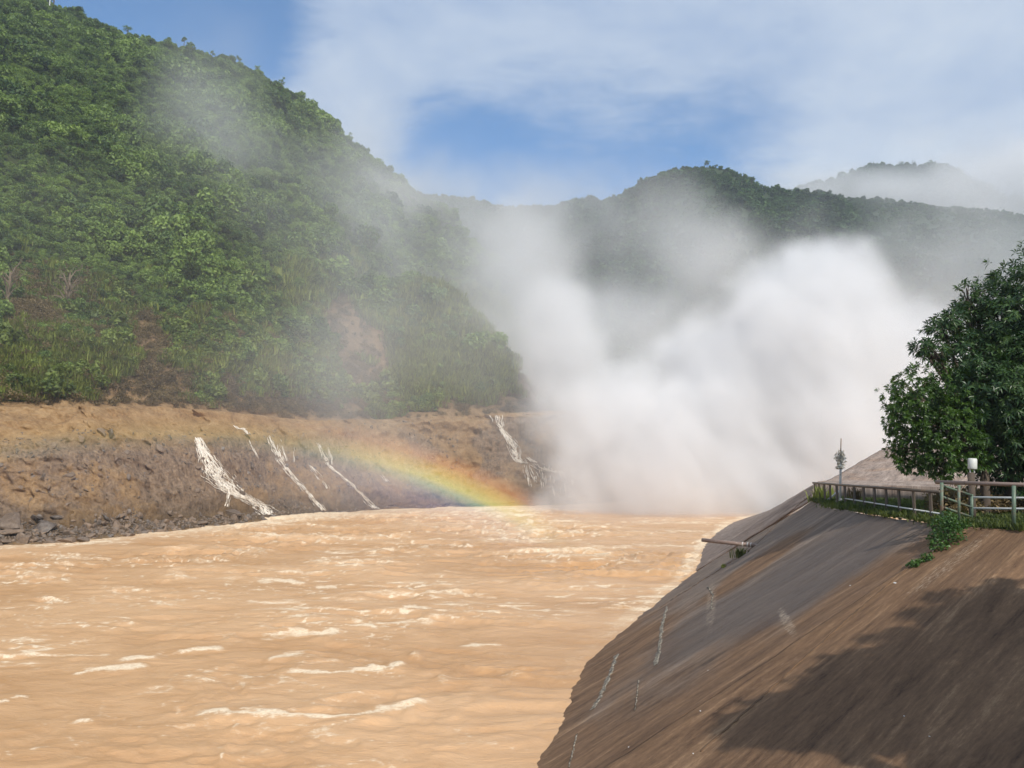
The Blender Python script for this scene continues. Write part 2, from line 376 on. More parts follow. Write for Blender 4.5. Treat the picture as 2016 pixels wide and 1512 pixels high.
TP = np.stack([TX, TY2, TZ2], -1)
qx, qy = topix(TP)
qx = HPX[None, :] + 0 * qy
def ell(cx, cy, rx, ry, soft=.35):
    d = np.sqrt(((qx - cx) / rx) ** 2 + ((qy - cy) / ry) ** 2); return 1 - sstep(1 - soft, 1 + soft, d)
jn = (fbm(TX / 10, TY / 10, TZ / 10, 4, 81) - .5)
veg = sstep(5.0, 5.05, SEGM + jn * .16)
scar = np.maximum.reduce([ell(292, 690, 42, 62), ell(300, 760, 75, 45), ell(443, 775, 26, 38), ell(668, 625, 34, 60), ell(720, 700, 62, 75), ell(60, 640, 80, 48) * .55, ell(1040, 740, 32, 80) * .9, ell(960, 800, 120, 22) * .8, ell(600, 800, 160, 22) * .6, ell(160, 800, 300, 8) * .7, ell(520, 800, 90, 20) * .7])
scar = np.clip(scar + (jn * 1.6) * (scar > .02), 0, 1)
veg = veg * (1 - scar)
rockm = sstep(1.9, 2.1, SEGM + sm * .2) * (1 - sstep(2.85, 3.2, SEGM + jn * .9))
lipm = np.clip(rub * .75 + .40 * sstep(4.95, 5.1, SEGM), 0, 1)
me = rawmesh('hillside', TP.reshape(-1, 3), gridfaces(*TY.shape))
for nme, a in (('veg', veg), ('rock', rockm), ('lip', lipm)): setattr_f(me, nme, a)
hill_o = link('hillside', me, M_TERR, smooth=True, kind='structure')
step = 2
TPs = TP[::step, ::step]; BV = BVHTree.FromPolygons([tuple(p) for p in TPs.reshape(-1, 3).tolist()], gridfaces(*TPs.shape[:2]).tolist())
def onhill(px, py):
    d = Vector(rdir(px, py)); h = BV.ray_cast(Vector((0, 0, CAMZ)), d)
    return (h[0], h[1]) if h[0] is not None else (None, None)

# ------------------------------------------------------------------ far mountains
def ridge_mesh(name, R, Ybase, mat, seed, amp=9, kind='structure'):
    R = np.array(R, float); P = np.arange(R[0, 0], R[-1, 0] + 1, 6.0)
    ry = np.interp(P, R[:, 0], R[:, 1]); rY = np.interp(P, R[:, 0], R[:, 2])
    t = np.linspace(0, 1, 120)[:, None]
    top = np.array([hz(a, b) for a, b in zip(ry, rY)])[None, :]
    Yb = np.minimum(Ybase, rY - 120)[None, :]
    Y = Yb + (rY[None, :] - Yb) * np.minimum(t / .8, 1) + np.maximum(t - .8, 0) / .2 * 200
    Z = top * np.where(t < .8, (t / .8) ** 1.1, 1 - (t - .8) / .2 * .8) - 2
    X = Y * (P[None, :] - CX) / F * (math.cos(PITCH) + (Z - CAMZ) / Y * math.sin(PITCH))
    g = np.abs(fbm(X / 60, Y / 110, 0, 4, seed) - .5) * 2
    Z = Z - (1 - np.clip(g * 2, 0, 1)) * 22 * np.sin(np.pi * np.clip(t / .8, 0, 1)) + (fbm(X / 30, Y / 30, 1, 4, seed + 5) - .5) * amp * np.minimum(1, t * 4) * (1 - .6 * sstep(.7, .8, t))
    A = np.stack([X, Y, Z], -1)
    me = rawmesh(name, A.reshape(-1, 3), gridfaces(*Y.shape))
    link(name, me, mat, smooth=True, kind=kind)
    return A
FA = ridge_mesh('far_hill', [[560, 470, 620], [700, 395, 620], [800, 372, 630], [860, 380, 640], [930, 385, 640], [1000, 402, 640], [1100, 402, 630], [1180, 394, 600], [1230, 378, 580], [1290, 352, 560], [1340, 334, 550], [1390, 324, 545], [1430, 330, 545], [1465, 345, 550], [1500, 368, 555], [1560, 374, 570], [1640, 378, 590], [1760, 392, 600], [1900, 405, 600], [2100, 430, 600], [2400, 520, 600]], 330, M_FAR, 101)
FB = ridge_mesh('far_mountain', [[1300, 470, 820], [1450, 385, 800], [1540, 372, 780], [1600, 372, 770], [1680, 345, 760], [1730, 326, 760], [1790, 320, 755], [1850, 334, 750], [1930, 370, 750], [2020, 392, 750], [2150, 440, 740], [2600, 560, 740]], 470, M_FAR, 131)

# ------------------------------------------------------------------ river bed / ground to the horizon
n = 64; R0 = 9000
V = [(0, 0, -6)] + [(R0 * math.cos(2 * math.pi * i / n), R0 * math.sin(2 * math.pi * i / n), -6) for i in range(n)]
link('ground', rawmesh('ground', V, [[0, i + 1, (i + 1) % n + 1] for i in range(n)]), M_BED, kind='structure')

PZ = 6.7
def c3(px, py, z=PZ): return pixz(px, py, z)
ST = [((34, 8, PZ), (8, -8, 0)), ((22, 16, PZ), (2.6, 5, 0)), (c3(2040, 1045), (.6, 12, 0)), (c3(1905, 1037), pixz(985, 1645, 0)), (c3(1832, 1027), pixz(1050, 1512, 0)),
      (c3(1740, 1014), pixz(1118, 1375, 0)), (c3(1640, 1000), pixz(1146, 1305, 0)), (c3(1600, 984), pixz(1366, 1126, 0))]
ST2 = [(c3(1600, 983) + np.array([0, 0, .1]), pixz(1367, 1125, 0)), (pix(1603, 953, 42), pixz(1374, 1108, 0)), (pix(1612, 947, 48), pixz(1382, 1085, 0)), (pix(1640, 946, 56), pixz(1400, 1058, 0)), (pix(1690, 944, 70), pixz(1440, 1030, 0)), (pix(1760, 940, 95), pixz(1520, 1005, 0))]
ST_TOE = ST[2:] + ST2[1:]

# ------------------------------------------------------------------ river
def build_water():
    P = np.linspace(-900, 2500, 820); Yr = np.geomspace(9, 520, 640)
    Y = np.broadcast_to(Yr[:, None], (len(Yr), len(P))).copy(); X = Y * (P[None, :] - CX) / F
    px, py = topix(np.stack([X, Y, 0 * X], -1))
    wx = fbm(X / 11, Y / 9, 0, 3, 201) - .5; wy = fbm(X / 11, Y / 9, 5, 3, 205) - .5
    x = X + wx * 7; y = Y + wy * 5 + X * .12
    A = fbm(x / 12, y / 5.5, 0, 3, 211); B = fbm(x / 3.6, y / 1.5, 0, 4, 221, gain=.56); C = fbm(x / 1.1, y / .5, 0, 3, 231, gain=.6)
    rA = 1 - np.abs(A - .5) * 4; rB = 1 - np.abs(B - .5) * 3.4
    calm = np.clip(.26 + .74 * sstep(25, 62, Y), 0, 1) * (1 - .45 * sstep(-6, 8, X + (Y - 30) * -.15) * (1 - sstep(40, 70, Y)))
    rough = sstep(.42, .62, fbm(X / 26, Y / 22, 2, 3, 241))
    amp = calm * (.42 + .62 * rough)
    Z = amp * ((A - .5) * .85 + np.clip(rB, 0, 1) ** 2 * .30 * (.4 + rough) + (B - .5) * .75 + (C - .5) * .30)
    # boils
    for k in range(0):
        bx, by = pixz(rng.uniform(-50, 1300), 1060 + rng.random() ** 1.3 * 300, 0)[:2]
        if by < 24: continue
        rx = rng.uniform(.5, 1.5); ry = rng.uniform(.3, .7); d2 = ((X - bx) / rx) ** 2 + ((Y - by) / ry) ** 2
        Z += np.exp(-d2) * rng.uniform(.2, .5) * (C * 1.6) * (.3 + B)
    patch = sstep(.48, .66, fbm(X / 12, Y / 6, 9, 4, 251)); patch2 = sstep(.42, .60, fbm(X / 30, Y / 18, 4, 3, 261))
    q = fbm(x / 9, y / 2.3, 3, 4, 271)
    w = .013 + .012 * patch
    thread = np.clip(1 - np.abs(q - .5) / w, 0, 1)
    q2 = fbm(x / 4.5, y / 1.1, 7, 4, 281); thread2 = np.clip(1 - np.abs(q2 - .52) / .022, 0, 1)
    crest = sstep(.22, .52, Z + (C - .5) * .35)
    far = sstep(60, 130, Y)
    right = sstep(800, 1150, px) * sstep(60, 95, Y)
    q3 = fbm(x / 5.5 + 3, y / 1.6, 17, 5, 285, gain=.6); thread3 = np.clip(1 - np.abs(q3 - .47) / .016, 0, 1)
    up = sstep(22, 40, Y); pt = sstep(.40, .62, fbm(X / 8, Y / 4.5, 21, 3, 287))
    foam = thread * (.55 + .6 * patch) * (.55 + .45 * pt) + thread2 * (.15 + .85 * pt) * .85 * (.45 + .55 * up) + thread3 * pt * .8 * up + crest * .42 * (.3 + .7 * C)
    soft = (.5 + .9 * up) * sstep(.52, .70, fbm(x / 3.4, y / 1.0, 13, 4, 291, gain=.6)) * (.25 + .75 * patch); foam += soft * .34 + .10 * sstep(.5, .7, rB) * rough
    foam += right * (.22 * patch + .40 * thread2) + far * .04
    # foam along both shores
    sh = np.interp(px, Wk[:, 0], Wk[:, 1]); foam += (1 - sstep(0, 22, py - sh)) * (.25 + .6 * C) * (px < 1250)
    tx = np.array([q[1][:2] for q in ST_TOE]); ex = np.interp(Y, tx[:, 1], tx[:, 0])
    foam += np.exp(-((X - ex + .5) / (.35 + .9 * B)) ** 2) * sstep(26, 34, Y) * (.2 + .9 * C) * .8
    # the long crest near the camera
    lx = np.array([380, 470, 560, 640, 720, 800, 855]); ly = np.array([1413, 1417, 1422, 1420, 1411, 1400, 1390])
    d = np.abs(py - np.interp(px, lx, ly) + (C - .5) * 8 + (B - .5) * 8); onl = sstep(365, 430, px) * (1 - sstep(810, 860, px))
    foam += onl * np.clip(1 - d / (3.5 + 9 * sstep(.35, .6, B * .4 + C * .6)), 0, 1) * 1.1; Z += onl * np.exp(-(d / 16) ** 2) * .16
    # single breaking crests and foam boils seen on the river
    for seg_ in ([(-60, 1452), (20, 1440), (95, 1430)], [(135, 1428), (175, 1422), (210, 1420)], [(140, 1331), (220, 1321), (295, 1318)], [(230, 1306), (300, 1296), (370, 1285), (445, 1280)], [(510, 1257), (590, 1251), (675, 1250)], [(515, 1310), (555, 1295), (640, 1291)],
                 [(-20, 1387), (20, 1380), (62, 1374)], [(500, 1146), (550, 1147), (605, 1150)], [(690, 1228), (780, 1226), (860, 1227)], [(430, 1512), (455, 1460), (470, 1424)], [(900, 1276), (950, 1273), (1000, 1272)], [(560, 1330), (650, 1332), (730, 1322), (800, 1310)]):
        seg_ = np.array(seg_, float); vert = seg_[0, 0] < seg_[-1, 0] and abs(seg_[-1, 1] - seg_[0, 1]) > 60
        dd = np.abs(px - np.interp(py, seg_[::-1, 1], seg_[::-1, 0]) + (B - .5) * 18) * .8 + 3 if vert else np.abs(py - np.interp(px, seg_[:, 0], seg_[:, 1]) + (B - .5) * 7)
        on = (sstep(seg_[-1, 1] - 4, seg_[-1, 1] + 12, py) if vert else sstep(seg_[0, 0] - 8, seg_[0, 0] + 25, px) * (1 - sstep(seg_[-1, 0] - 25, seg_[-1, 0] + 8, px)))
        foam += on * np.clip(1 - dd / (2.2 + 7 * sstep(.35, .7, C)), 0, 1) * (.45 + .9 * sstep(.38, .55, B * .5 + C * .5)); Z += on * np.exp(-(dd / 12) ** 2) * .08
    for bx, by, rx, ry in ((345, 1135, 34, 14), (600, 1215, 46, 15), (445, 1257, 24, 6), (630, 1107, 28, 13), (695, 1112, 30, 10), (745, 1083, 38, 10), (30, 1287, 44, 15), (80, 1140, 66, 13), (95, 1183, 30, 7), (1215, 1195, 38, 9), (330, 1187, 18, 9), (130, 1100, 60, 9), (560, 1240, 60, 6), (1010, 1325, 50, 10), (820, 1290, 14, 8), (870, 1340, 16, 10), (500, 1090, 50, 8), (230, 1165, 40, 7), (1000, 1060, 120, 14), (1180, 1090, 120, 16)):
        g_ = np.exp(-((px - bx) / rx) ** 2 - ((py - by) / ry) ** 2); foam += g_ * (.15 + 1.5 * np.clip(C - .25, 0, 1) * (thread2 * .6 + .55)); Z += g_ * (C - .3) * .45
    foam *= (1 - .55 * sstep(900, 1100, px) * (1 - sstep(32, 50, Y)))
    me = rawmesh('river', np.stack([X, Y, Z], -1).reshape(-1, 3), gridfaces(*Y.shape))
    setattr_f(me, 'foam', np.clip(foam, 0, 1)); setattr_f(me, 'tone', .5 + (A - .5) * 1.4 + (B - .5) * .8)
    link('river', me, M_WATER, smooth=True, kind='structure')
build_water()

# ------------------------------------------------------------------ concrete embankment
PZ = 6.7
def c3(px, py, z=PZ): return pixz(px, py, z)
def ruled(stations, i_from, i_to, n_per, nd, seed, drop=0.0, u0=0.0):
    rows = []; us = []; u = u0
    for i in range(i_from, i_to):
        a, b = stations[i], stations[i + 1]
        m = n_per
        L = (np.linalg.norm(np.subtract(b[0], a[0])) + np.linalg.norm(np.subtract(b[1], a[1]))) / 2
        for k in range(m + (1 if i == i_to - 1 else 0)):
            t = k / m; rows.append((np.array(a[0]) * (1 - t) + np.array(b[0]) * t, np.array(a[1]) * (1 - t) + np.array(b[1]) * t)); us.append(u + L * t)
        u += L
    t = np.linspace(0, 1.22, nd)
    C = np.array([r[0] for r in rows]); T = np.array([r[1] for r in rows])
    P = C[:, None] * (1 - t[None, :, None]) + T[:, None] * t[None, :, None]
    L = np.linalg.norm(T - C, axis=1)[:, None] * t[None]
    U = np.array(us)[:, None] + 0 * L
    P[..., 2] += (fbm(P[..., 0] / 2.2, P[..., 1] / 2.2, 0, 4, seed) - .5) * .14 + (fbm(P[..., 0] / .35, P[..., 1] / .35, 0, 2, seed + 3) - .5) * .022 - drop
    # broken lower edge
    e = sstep(.93, 1.03, t)[None]; P[..., 0] += e * (fbm(U * .8, L * .6, 0, 4, seed + 9) - .5) * .4
    P[..., 2] += e * (fbm(U * 1.6, L * 1.6, 3, 4, seed + 10) - .5) * .25
    return P, U, L
def slab(name, P, U, L, mat, parent, damp, pale, warm, thick=.35, label=None):
    nr, nc = P.shape[:2]; V = P.reshape(-1, 3)
    B = V.copy(); B[:, 2] -= thick
    Fg = gridfaces(nr, nc)
    idx = np.arange(nr * nc).reshape(nr, nc); loops = np.concatenate([idx[0, :], idx[1:, -1], idx[-1, -2::-1], idx[-2:0:-1, 0]])
    N0 = nr * nc; l2 = np.roll(loops, -1)
    side = np.stack([loops, loops + N0, l2 + N0, l2], -1)
    me = rawmesh(name, np.vstack([V, B]), np.vstack([Fg, Fg[:, ::-1] + N0, side]))
    uvl = me.uv_layers.new(name='flow'); li = np.empty(len(me.loops), np.int32); me.loops.foreach_get('vertex_index', li)
    uv = np.stack([U.ravel(), L.ravel()], -1); uv = np.vstack([uv, uv])[li]; uvl.data.foreach_set('uv', uv.astype(np.float32).ravel())
    for nm, a in (('damp', damp), ('pale', pale), ('warm', warm)): setattr_f(me, nm, np.concatenate([np.asarray(a).ravel()] * 2))
    return link(name, me, mat, parent, smooth=False, label=label)
EMB = empty('concrete_embankment', (0, 0, 0), label='stained concrete embankment sloping from the railings down to the brown river', category='embankment')
def fields(P, kind):
    px, py = topix(P); px = np.where(P[..., 1] < 2, 2500, px)
    def el(cx, cy, rx, ry, ang=0, soft=.5):
        a = math.radians(ang); dx = px - cx; dy = py - cy
        return 1 - sstep(1 - soft, 1 + soft, np.sqrt(((dx * math.cos(a) + dy * math.sin(a)) / rx) ** 2 + ((-dx * math.sin(a) + dy * math.cos(a)) / ry) ** 2))
    damp = np.maximum.reduce([el(1600, 1130, 240, 55, -33) * .95, el(1400, 1230, 170, 38, -34) * .8, el(1720, 1040, 130, 60, -30) * .55, el(1230, 1350, 120, 60, -35) * .35, el(1700, 1190, 200, 25, -38) * .35, el(1880, 1120, 60, 30, -35) * .3])
    pale = np.maximum.reduce([el(1550, 1225, 36, 14, 60) * .5, el(1400, 1190, 13, 60, 4) * .45, el(1470, 1065, 120, 16, -35) * .25, el(1870, 1110, 130, 14, -37) * .42, el(1500, 1340, 200, 14, -35) * .25])
    warm = np.clip(.12 + .9 * sstep(1120, 1330, py - (px - 1500) * .06) - .5 * el(1300, 1330, 200, 60, -35), 0, 1)
    warm = np.maximum(warm, el(1480, 1120, 150, 16, -35) * .8); warm = np.maximum(warm, el(1650, 1200, 330, 45, -34) * .75)
    if kind == 'near': warm = np.clip(warm + .7, 0, 1); damp = damp * .3
    if kind == 'far': warm = warm * 0 + .08 + el(1480, 1040, 30, 60) * .2; damp = damp * .25
    return damp, pale, warm
M_CONC3 = surf('brown_concrete', m_conc((1.0, .90, .80)))
P, U, L = ruled(ST, 0, 3, 60, 170, 301); slab('slab', P, U, L, M_CONC3, EMB, *fields(P, 'near'), label='brown stained concrete slab nearest the viewer')
P, U, L = ruled(ST, 3, 7, 70, 260, 311, drop=.06, u0=60); slab('slab', P, U, L, M_CONC, EMB, *fields(P, 'mid'), label='large grey brown concrete slab with damp dark streaks')
P, U, L = ruled(ST2, 0, 5, 44, 180, 321, drop=.0, u0=100); slab('slab', P, U, L, M_CONC2, EMB, *fields(P, 'far'), thick=.12, label='paler grey slab beyond the joint')
MIDP = ruled(ST, 3, 7, 70, 260, 311, drop=.06)[0]
def bvh_of(P): return BVHTree.FromPolygons([tuple(p) for p in P.reshape(-1, 3).tolist()], gridfaces(*P.shape[:2]).tolist())
SLB = [bvh_of(ruled(ST, 0, 3, 60, 170, 301)[0]), bvh_of(MIDP), bvh_of(ruled(ST2, 0, 5, 44, 180, 321, drop=.0)[0])]
def onslab(px, py):
    d = Vector(rdir(px, py)); best = None
    for b in SLB:
        h = b.ray_cast(Vector((0, 0, CAMZ)), d)
        if h[0] is not None and (best is None or h[3] < best[2]): best = (h[0], h[1], h[3])
    return best
# earthy seams between the slabs and pale grouted cracks on them
def seam(name, pts, w, mat, lift=.02, label=None):
    Pp = []
    for i in range(len(pts) - 1):
        for t in np.linspace(0, 1, 14, endpoint=(i == len(pts) - 2)):
            q = onslab(pts[i][0] * (1 - t) + pts[i + 1][0] * t + random.uniform(-1.2, 1.2), pts[i][1] * (1 - t) + pts[i + 1][1] * t + random.uniform(-.8, .8))
            if q: Pp.append(q)
    V = []; Fc = []; pr = []
    for i, q in enumerate(Pp):
        a = Pp[max(i - 1, 0)][0]; b = Pp[min(i + 1, len(Pp) - 1)][0]; d = (b - a).normalized(); nn = q[1] if q[1].z > 0 else -q[1]
        s = d.cross(nn).normalized(); ww = w * random.uniform(.35, 1.0)
        c = q[0] + nn * lift
        V += [c - s * ww * .5 - nn * (lift + .01), c - s * ww * .3, c + s * ww * .3, c + s * ww * .5 - nn * (lift + .01)]
    for i in range(len(Pp) - 1):
        for k in range(3): Fc.append([i * 4 + k, i * 4 + k + 1, (i + 1) * 4 + k + 1, (i + 1) * 4 + k])
    if len(Pp) > 2: return MB().add(V, Fc).build(name, mat, EMB, label=label)
seam('seam', [(1597, 975), (1540, 1020), (1490, 1072), (1420, 1120), (1368, 1152), (1300, 1196)], .16, M_SEAM)
seam('seam', [(1895, 1042), (1840, 1082), (1780, 1125), (1690, 1200), (1590, 1290), (1470, 1400), (1380, 1480)], .10, M_SEAM)
seam('crack', [(1312, 1195), (1303, 1235), (1300, 1265), (1290, 1310)], .26, M_CRACK)
seam('crack', [(1214, 1290), (1200, 1330), (1180, 1375), (1165, 1398)], .34, M_CRACK)
seam('crack', [(1393, 1155), (1404, 1172), (1400, 1200)], .10, M_CRACK)
seam('crack', [(1136, 1445), (1128, 1480), (1120, 1511)], .06, M_CRACK)
seam('crack', [(1258, 1340), (1254, 1370), (1250, 1400)], .05, M_CRACK)
# platform behind the crest
cr = [ST[i][0] for i in range(0, 8)] + [ST2[1][0] * np.array([1, 1, 0]) + np.array([0, 0, PZ])]
nn = 60; V = []; 
tl = np.linspace(0, len(cr) - 1, nn)
cp = np.array([[np.interp(t, range(len(cr)), [c[k] for c in cr]) for k in range(3)] for t in tl]); cp[:, 2] = PZ - .03
sx_ = np.linspace(0, 1, 40) ** 1.5
ext = np.array([[60, 8 + 62 * k / (nn - 1), PZ] for k in range(nn)])
GP = cp[:, None] * (1 - sx_[None, :, None]) + ext[:, None] * sx_[None, :, None]
GP[..., 2] += (fbm(GP[..., 0] / 1.5, GP[..., 1] / 1.5, 0, 4, 331) - .5) * .16 * sstep(0, .05, sx_)[None]
link('platform_ground', rawmesh('platform_ground', GP.reshape(-1, 3), gridfaces(nn, 40)), M_GROUND, smooth=True, kind='structure')
# raised concrete ledge beyond the grass and the upper slope behind it
def prism_thing(name, A, mat, thick, damp=.0, pale=.1, warm=.2, **kw):
    nr, nc = A.shape[:2]; d = np.linalg.norm(np.diff(A, axis=1), axis=2); L = np.concatenate([np.zeros((nr, 1)), np.cumsum(d, 1)], 1)
    d = np.linalg.norm(np.diff(A, axis=0), axis=2); U = np.concatenate([np.zeros((1, nc)), np.cumsum(d, 0)], 0)
    o = slab(name, A, U, L, mat, None, L * 0 + damp, L * 0 + pale, L * 0 + warm, thick); return tagit(o, **kw)
def bil(a, b, c, d, n, m, seed=1, amp=.05):
    s = np.linspace(0, 1, n)[:, None, None]; t = np.linspace(0, 1, m)[None, :, None]
    A = (np.array(a) * (1 - t) + np.array(b) * t) * (1 - s) + (np.array(d) * (1 - t) + np.array(c) * t) * s
    A[..., 2] += (fbm(A[..., 0] / 2, A[..., 1] / 2, 0, 3, seed) - .5) * amp; return A
prism_thing('concrete_ledge', bil(pix(1606, 952, 42), pix(1640, 946, 57), pix(2150, 948, 44), pix(2150, 968, 30), 60, 16, 5), M_CONC2, .9, .1, .3, .25,
            label='low pale concrete ledge beyond the grass and the brown railing', category='ledge')
prism_thing('upper_embankment', bil(pix(1744, 880, 96), pix(1622, 950, 57.5), pix(2300, 965, 44.5), pix(2300, 800, 80), 90, 60, 8, .2), M_CONC2, .5, .1, .15, .35,
            label='far concrete slope rising behind the ledge and the tree', category='embankment')

# ------------------------------------------------------------------ scattered vegetation and rubble (countless: one object each)
def leafcloud(name, centers, radii, nleaf, size, rs, flat=.5, core=True, aspect=.55):
    """clumps of small bent leaf faces spread through lumpy blobs"""
    C = np.array(centers, float); Rr = np.array(radii, float)
    k = rs.choice(len(C), nleaf, p=Rr ** 2 / (Rr ** 2).sum())
    d = rs.normal(size=(nleaf, 3)); d /= np.linalg.norm(d, axis=1)[:, None]
    rad = Rr[k] * (rs.random(nleaf) ** .35) * rs.uniform(.85, 1.12, nleaf)
    p = C[k] + d * rad[:, None] * np.array([1, 1, .85])
    nrm = d * flat + rs.normal(size=(nleaf, 3)) * .6 + np.array([0, 0, .35]); nrm /= np.linalg.norm(nrm, axis=1)[:, None]
    a = np.cross(nrm, rs.normal(size=(nleaf, 3))); a /= np.linalg.norm(a, axis=1)[:, None]; b = np.cross(nrm, a)
    s = size * rs.uniform(.6, 1.4, nleaf)[:, None]
    V = np.stack([p - a * s, p - b * s * aspect + nrm * s * .15, p + a * s - nrm * s * .2, p + b * s * aspect + nrm * s * .15], 1).reshape(-1, 3)
    return V, np.arange(nleaf * 4).reshape(-1, 4)
def protoset(name, metas, mat):
    c = bpy.data.collections.new(name)
    for i, (V, Fc) in enumerate(metas):
        me = rawmesh(name, V, Fc); me.materials.append(mat)
        o = bpy.data.objects.new(name + '_source', me); c.objects.link(o)
    return c
def scatter(name, pts, rot, scl, idx, coll, **kw):
    me = bpy.data.meshes.new(name); pts = np.asarray(pts, np.float32); me.vertices.add(len(pts)); me.vertices.foreach_set('co', pts.ravel())
    a = me.attributes.new('rot', 'FLOAT_VECTOR', 'POINT'); a.data.foreach_set('vector', np.asarray(rot, np.float32).ravel())
    a = me.attributes.new('scl', 'FLOAT_VECTOR', 'POINT'); a.data.foreach_set('vector', np.asarray(scl, np.float32).ravel())
    a = me.attributes.new('idx', 'INT', 'POINT'); a.data.foreach_set('value', np.asarray(idx, np.int32))
    o = link(name, me, None, **kw)
    g = bpy.data.node_groups.new(name, 'GeometryNodeTree')
    g.interface.new_socket('Geometry', in_out='INPUT', socket_type='NodeSocketGeometry'); g.interface.new_socket('Geometry', in_out='OUTPUT', socket_type='NodeSocketGeometry')
    i = g.nodes.new('NodeGroupInput'); ou = g.nodes.new('NodeGroupOutput'); ip = g.nodes.new('GeometryNodeInstanceOnPoints')
    ci = g.nodes.new('GeometryNodeCollectionInfo'); ci.inputs['Collection'].default_value = coll; ci.inputs['Separate Children'].default_value = True; ci.inputs['Reset Children'].default_value = True
    def na(nm, t):
        q = g.nodes.new('GeometryNodeInputNamedAttribute'); q.data_type = t; q.inputs[0].default_value = nm
        return next(s for s in q.outputs if s.enabled and s.name == 'Attribute')
    ip.inputs['Pick Instance'].default_value = True
    e2r = g.nodes.new('FunctionNodeEulerToRotation'); g.links.new(na('rot', 'FLOAT_VECTOR'), e2r.inputs[0])
    g.links.new(i.outputs[0], ip.inputs['Points']); g.links.new(ci.outputs[0], ip.inputs['Instance'])
    g.links.new(na('idx', 'INT'), ip.inputs['Instance Index']); g.links.new(e2r.outputs[0], ip.inputs['Rotation']); g.links.new(na('scl', 'FLOAT_VECTOR'), ip.inputs['Scale'])
    g.links.new(ip.outputs[0], ou.inputs[0])
    m = o.modifiers.new('scatter', 'NODES'); m.node_group = g
    return o
def bushproto(rs, n=900, leaf=.16):
    k = rs.integers(4, 9); C = [(rs.normal() * .42, rs.normal() * .42, rs.uniform(.15, .95)) for _ in range(k)]; R = rs.uniform(.28, .62, k)
    return leafcloud('b', C, R, n, leaf, rs)
def grassproto(rs, n=70, w=.05, h=1.0, spread=.45):
    V = []; Fc = []
    for i in range(n):
        a = rs.uniform(0, 6.28); r = abs(rs.normal()) * spread; x, y = r * math.cos(a), r * math.sin(a)
        la = a + rs.normal() * .8; le = rs.uniform(.1, .6) * h; hh = h * rs.uniform(.5, 1.1); s = np.array([-math.sin(la), math.cos(la), 0]) * w * rs.uniform(.6, 1.3)
        b0 = np.array([x, y, 0]); b1 = b0 + np.array([math.cos(la) * le * .35, math.sin(la) * le * .35, hh * .65]); b2 = b0 + np.array([math.cos(la) * le, math.sin(la) * le, hh * .92])
        k = len(V); V += [b0 - s, b0 + s, b1 + s * .9, b1 - s * .9, b2 + s * .1, b2 - s * .1]; Fc += [[k, k + 1, k + 2, k + 3], [k + 3, k + 2, k + 4, k + 5]]
    return np.array(V), np.array(Fc)
rs = np.random.default_rng(3)
C_BUSH = protoset('bush', [bushproto(rs, 1700, .105) for _ in range(8)], M_BUSH)
C_BIG = protoset('tree_crown', [bushproto(rs, 4200, .07) for _ in range(4)], M_BUSH)
C_LOW = protoset('low_bush', [bushproto(rs, 800, .13) for _ in range(6)], M_BUSHY)
C_GRASS = protoset('grass_tuft', [grassproto(rs) for _ in range(6)], M_GRASS)
C_FAR = protoset('far_bush', [bushproto(rs, 260, .26) for _ in range(6)], M_FARB)
C_DRY = protoset('dry_bush', [bushproto(rs, 260, .10) for _ in range(4)], M_DRYL)
def sample(A, w, n, rs):
    """n random points on grid surface A weighted by w (per cell) times cell area"""
    a = A[:-1, :-1]; b = A[:-1, 1:]; c = A[1:, :-1]; d = A[1:, 1:]
    ar = np.linalg.norm(np.cross(b - a, c - a), axis=2); W = (ar * w[:-1, :-1]).ravel(); W = W / W.sum()
    k = rs.choice(len(W), n, p=W); s, t = rs.random((2, n, 1))
    i, j = np.unravel_index(k, ar.shape)
    return a[i, j] * (1 - s) * (1 - t) + b[i, j] * s * (1 - t) + c[i, j] * (1 - s) * t + d[i, j] * s * t, i, j
def rots(n, rs, tilt=.15): return np.stack([rs.normal(size=n) * tilt, rs.normal(size=n) * tilt, rs.uniform(0, 6.28, n)], 1)
vis = (qx > -260) * (SEGM > 4.9) * (SEGM < 8.5)
low = sstep(560, 700, qy + (fbm(TX / 12, TY / 12, 0, 3, 91) - .5) * 260)
def ellq(*a): return ell(*a)
grassy = np.clip(np.maximum.reduce([ell(150, 740, 210, 60), ell(880, 660, 170, 120), ell(500, 745, 120, 40) * .6, ell(60, 690, 120, 60), ell(650, 560, 90, 60) * .5, ell(950, 740, 100, 60)]) + jn * .8 * (TZ < 55), 0, 1)
dens = (160 / np.maximum(TY, 90)) ** 1.5
n = 34000; w = vis * (veg > .55) * dens * (1 - .85 * grassy) * (1 - .6 * low)
p, i, j = sample(TP, w, n, rs); s = rs.lognormal(0, .38, n) * 1.15 * np.clip(p[:, 1] / 200, .7, 1.3)
big_ = fbm(p[:, 0] / 22, p[:, 1] / 22, p[:, 2] / 22, 2, 93); s *= .7 + 1.0 * sstep(.45, .65, big_)
scatter('hill_forest', p - np.array([0, 0, .3]), rots(n, rs), np.stack([s, s, s * rs.uniform(.8, 1.3, n)], 1), rs.integers(0, 8, n), C_BUSH, kind='stuff')
n = 1700; w = vis * (veg > .7) * dens * (1 - .8 * grassy)
p, i, j = sample(TP, w, n, rs); s = rs.uniform(1.7, 3.1, n) * np.clip(p[:, 1] / 200, .7, 1.4)
scatter('hill_tree_canopy', p - np.array([0, 0, .6]), rots(n, rs), np.stack([s, s, s * rs.uniform(.7, 1.1, n)], 1), rs.integers(0, 4, n), C_BIG, kind='stuff')
n = 12000; w = vis * (veg > .5) * dens * low * (1 - .8 * grassy) * (TZ < 90)
p, i, j = sample(TP, w, n, rs); s = rs.lognormal(0, .4, n) * .95
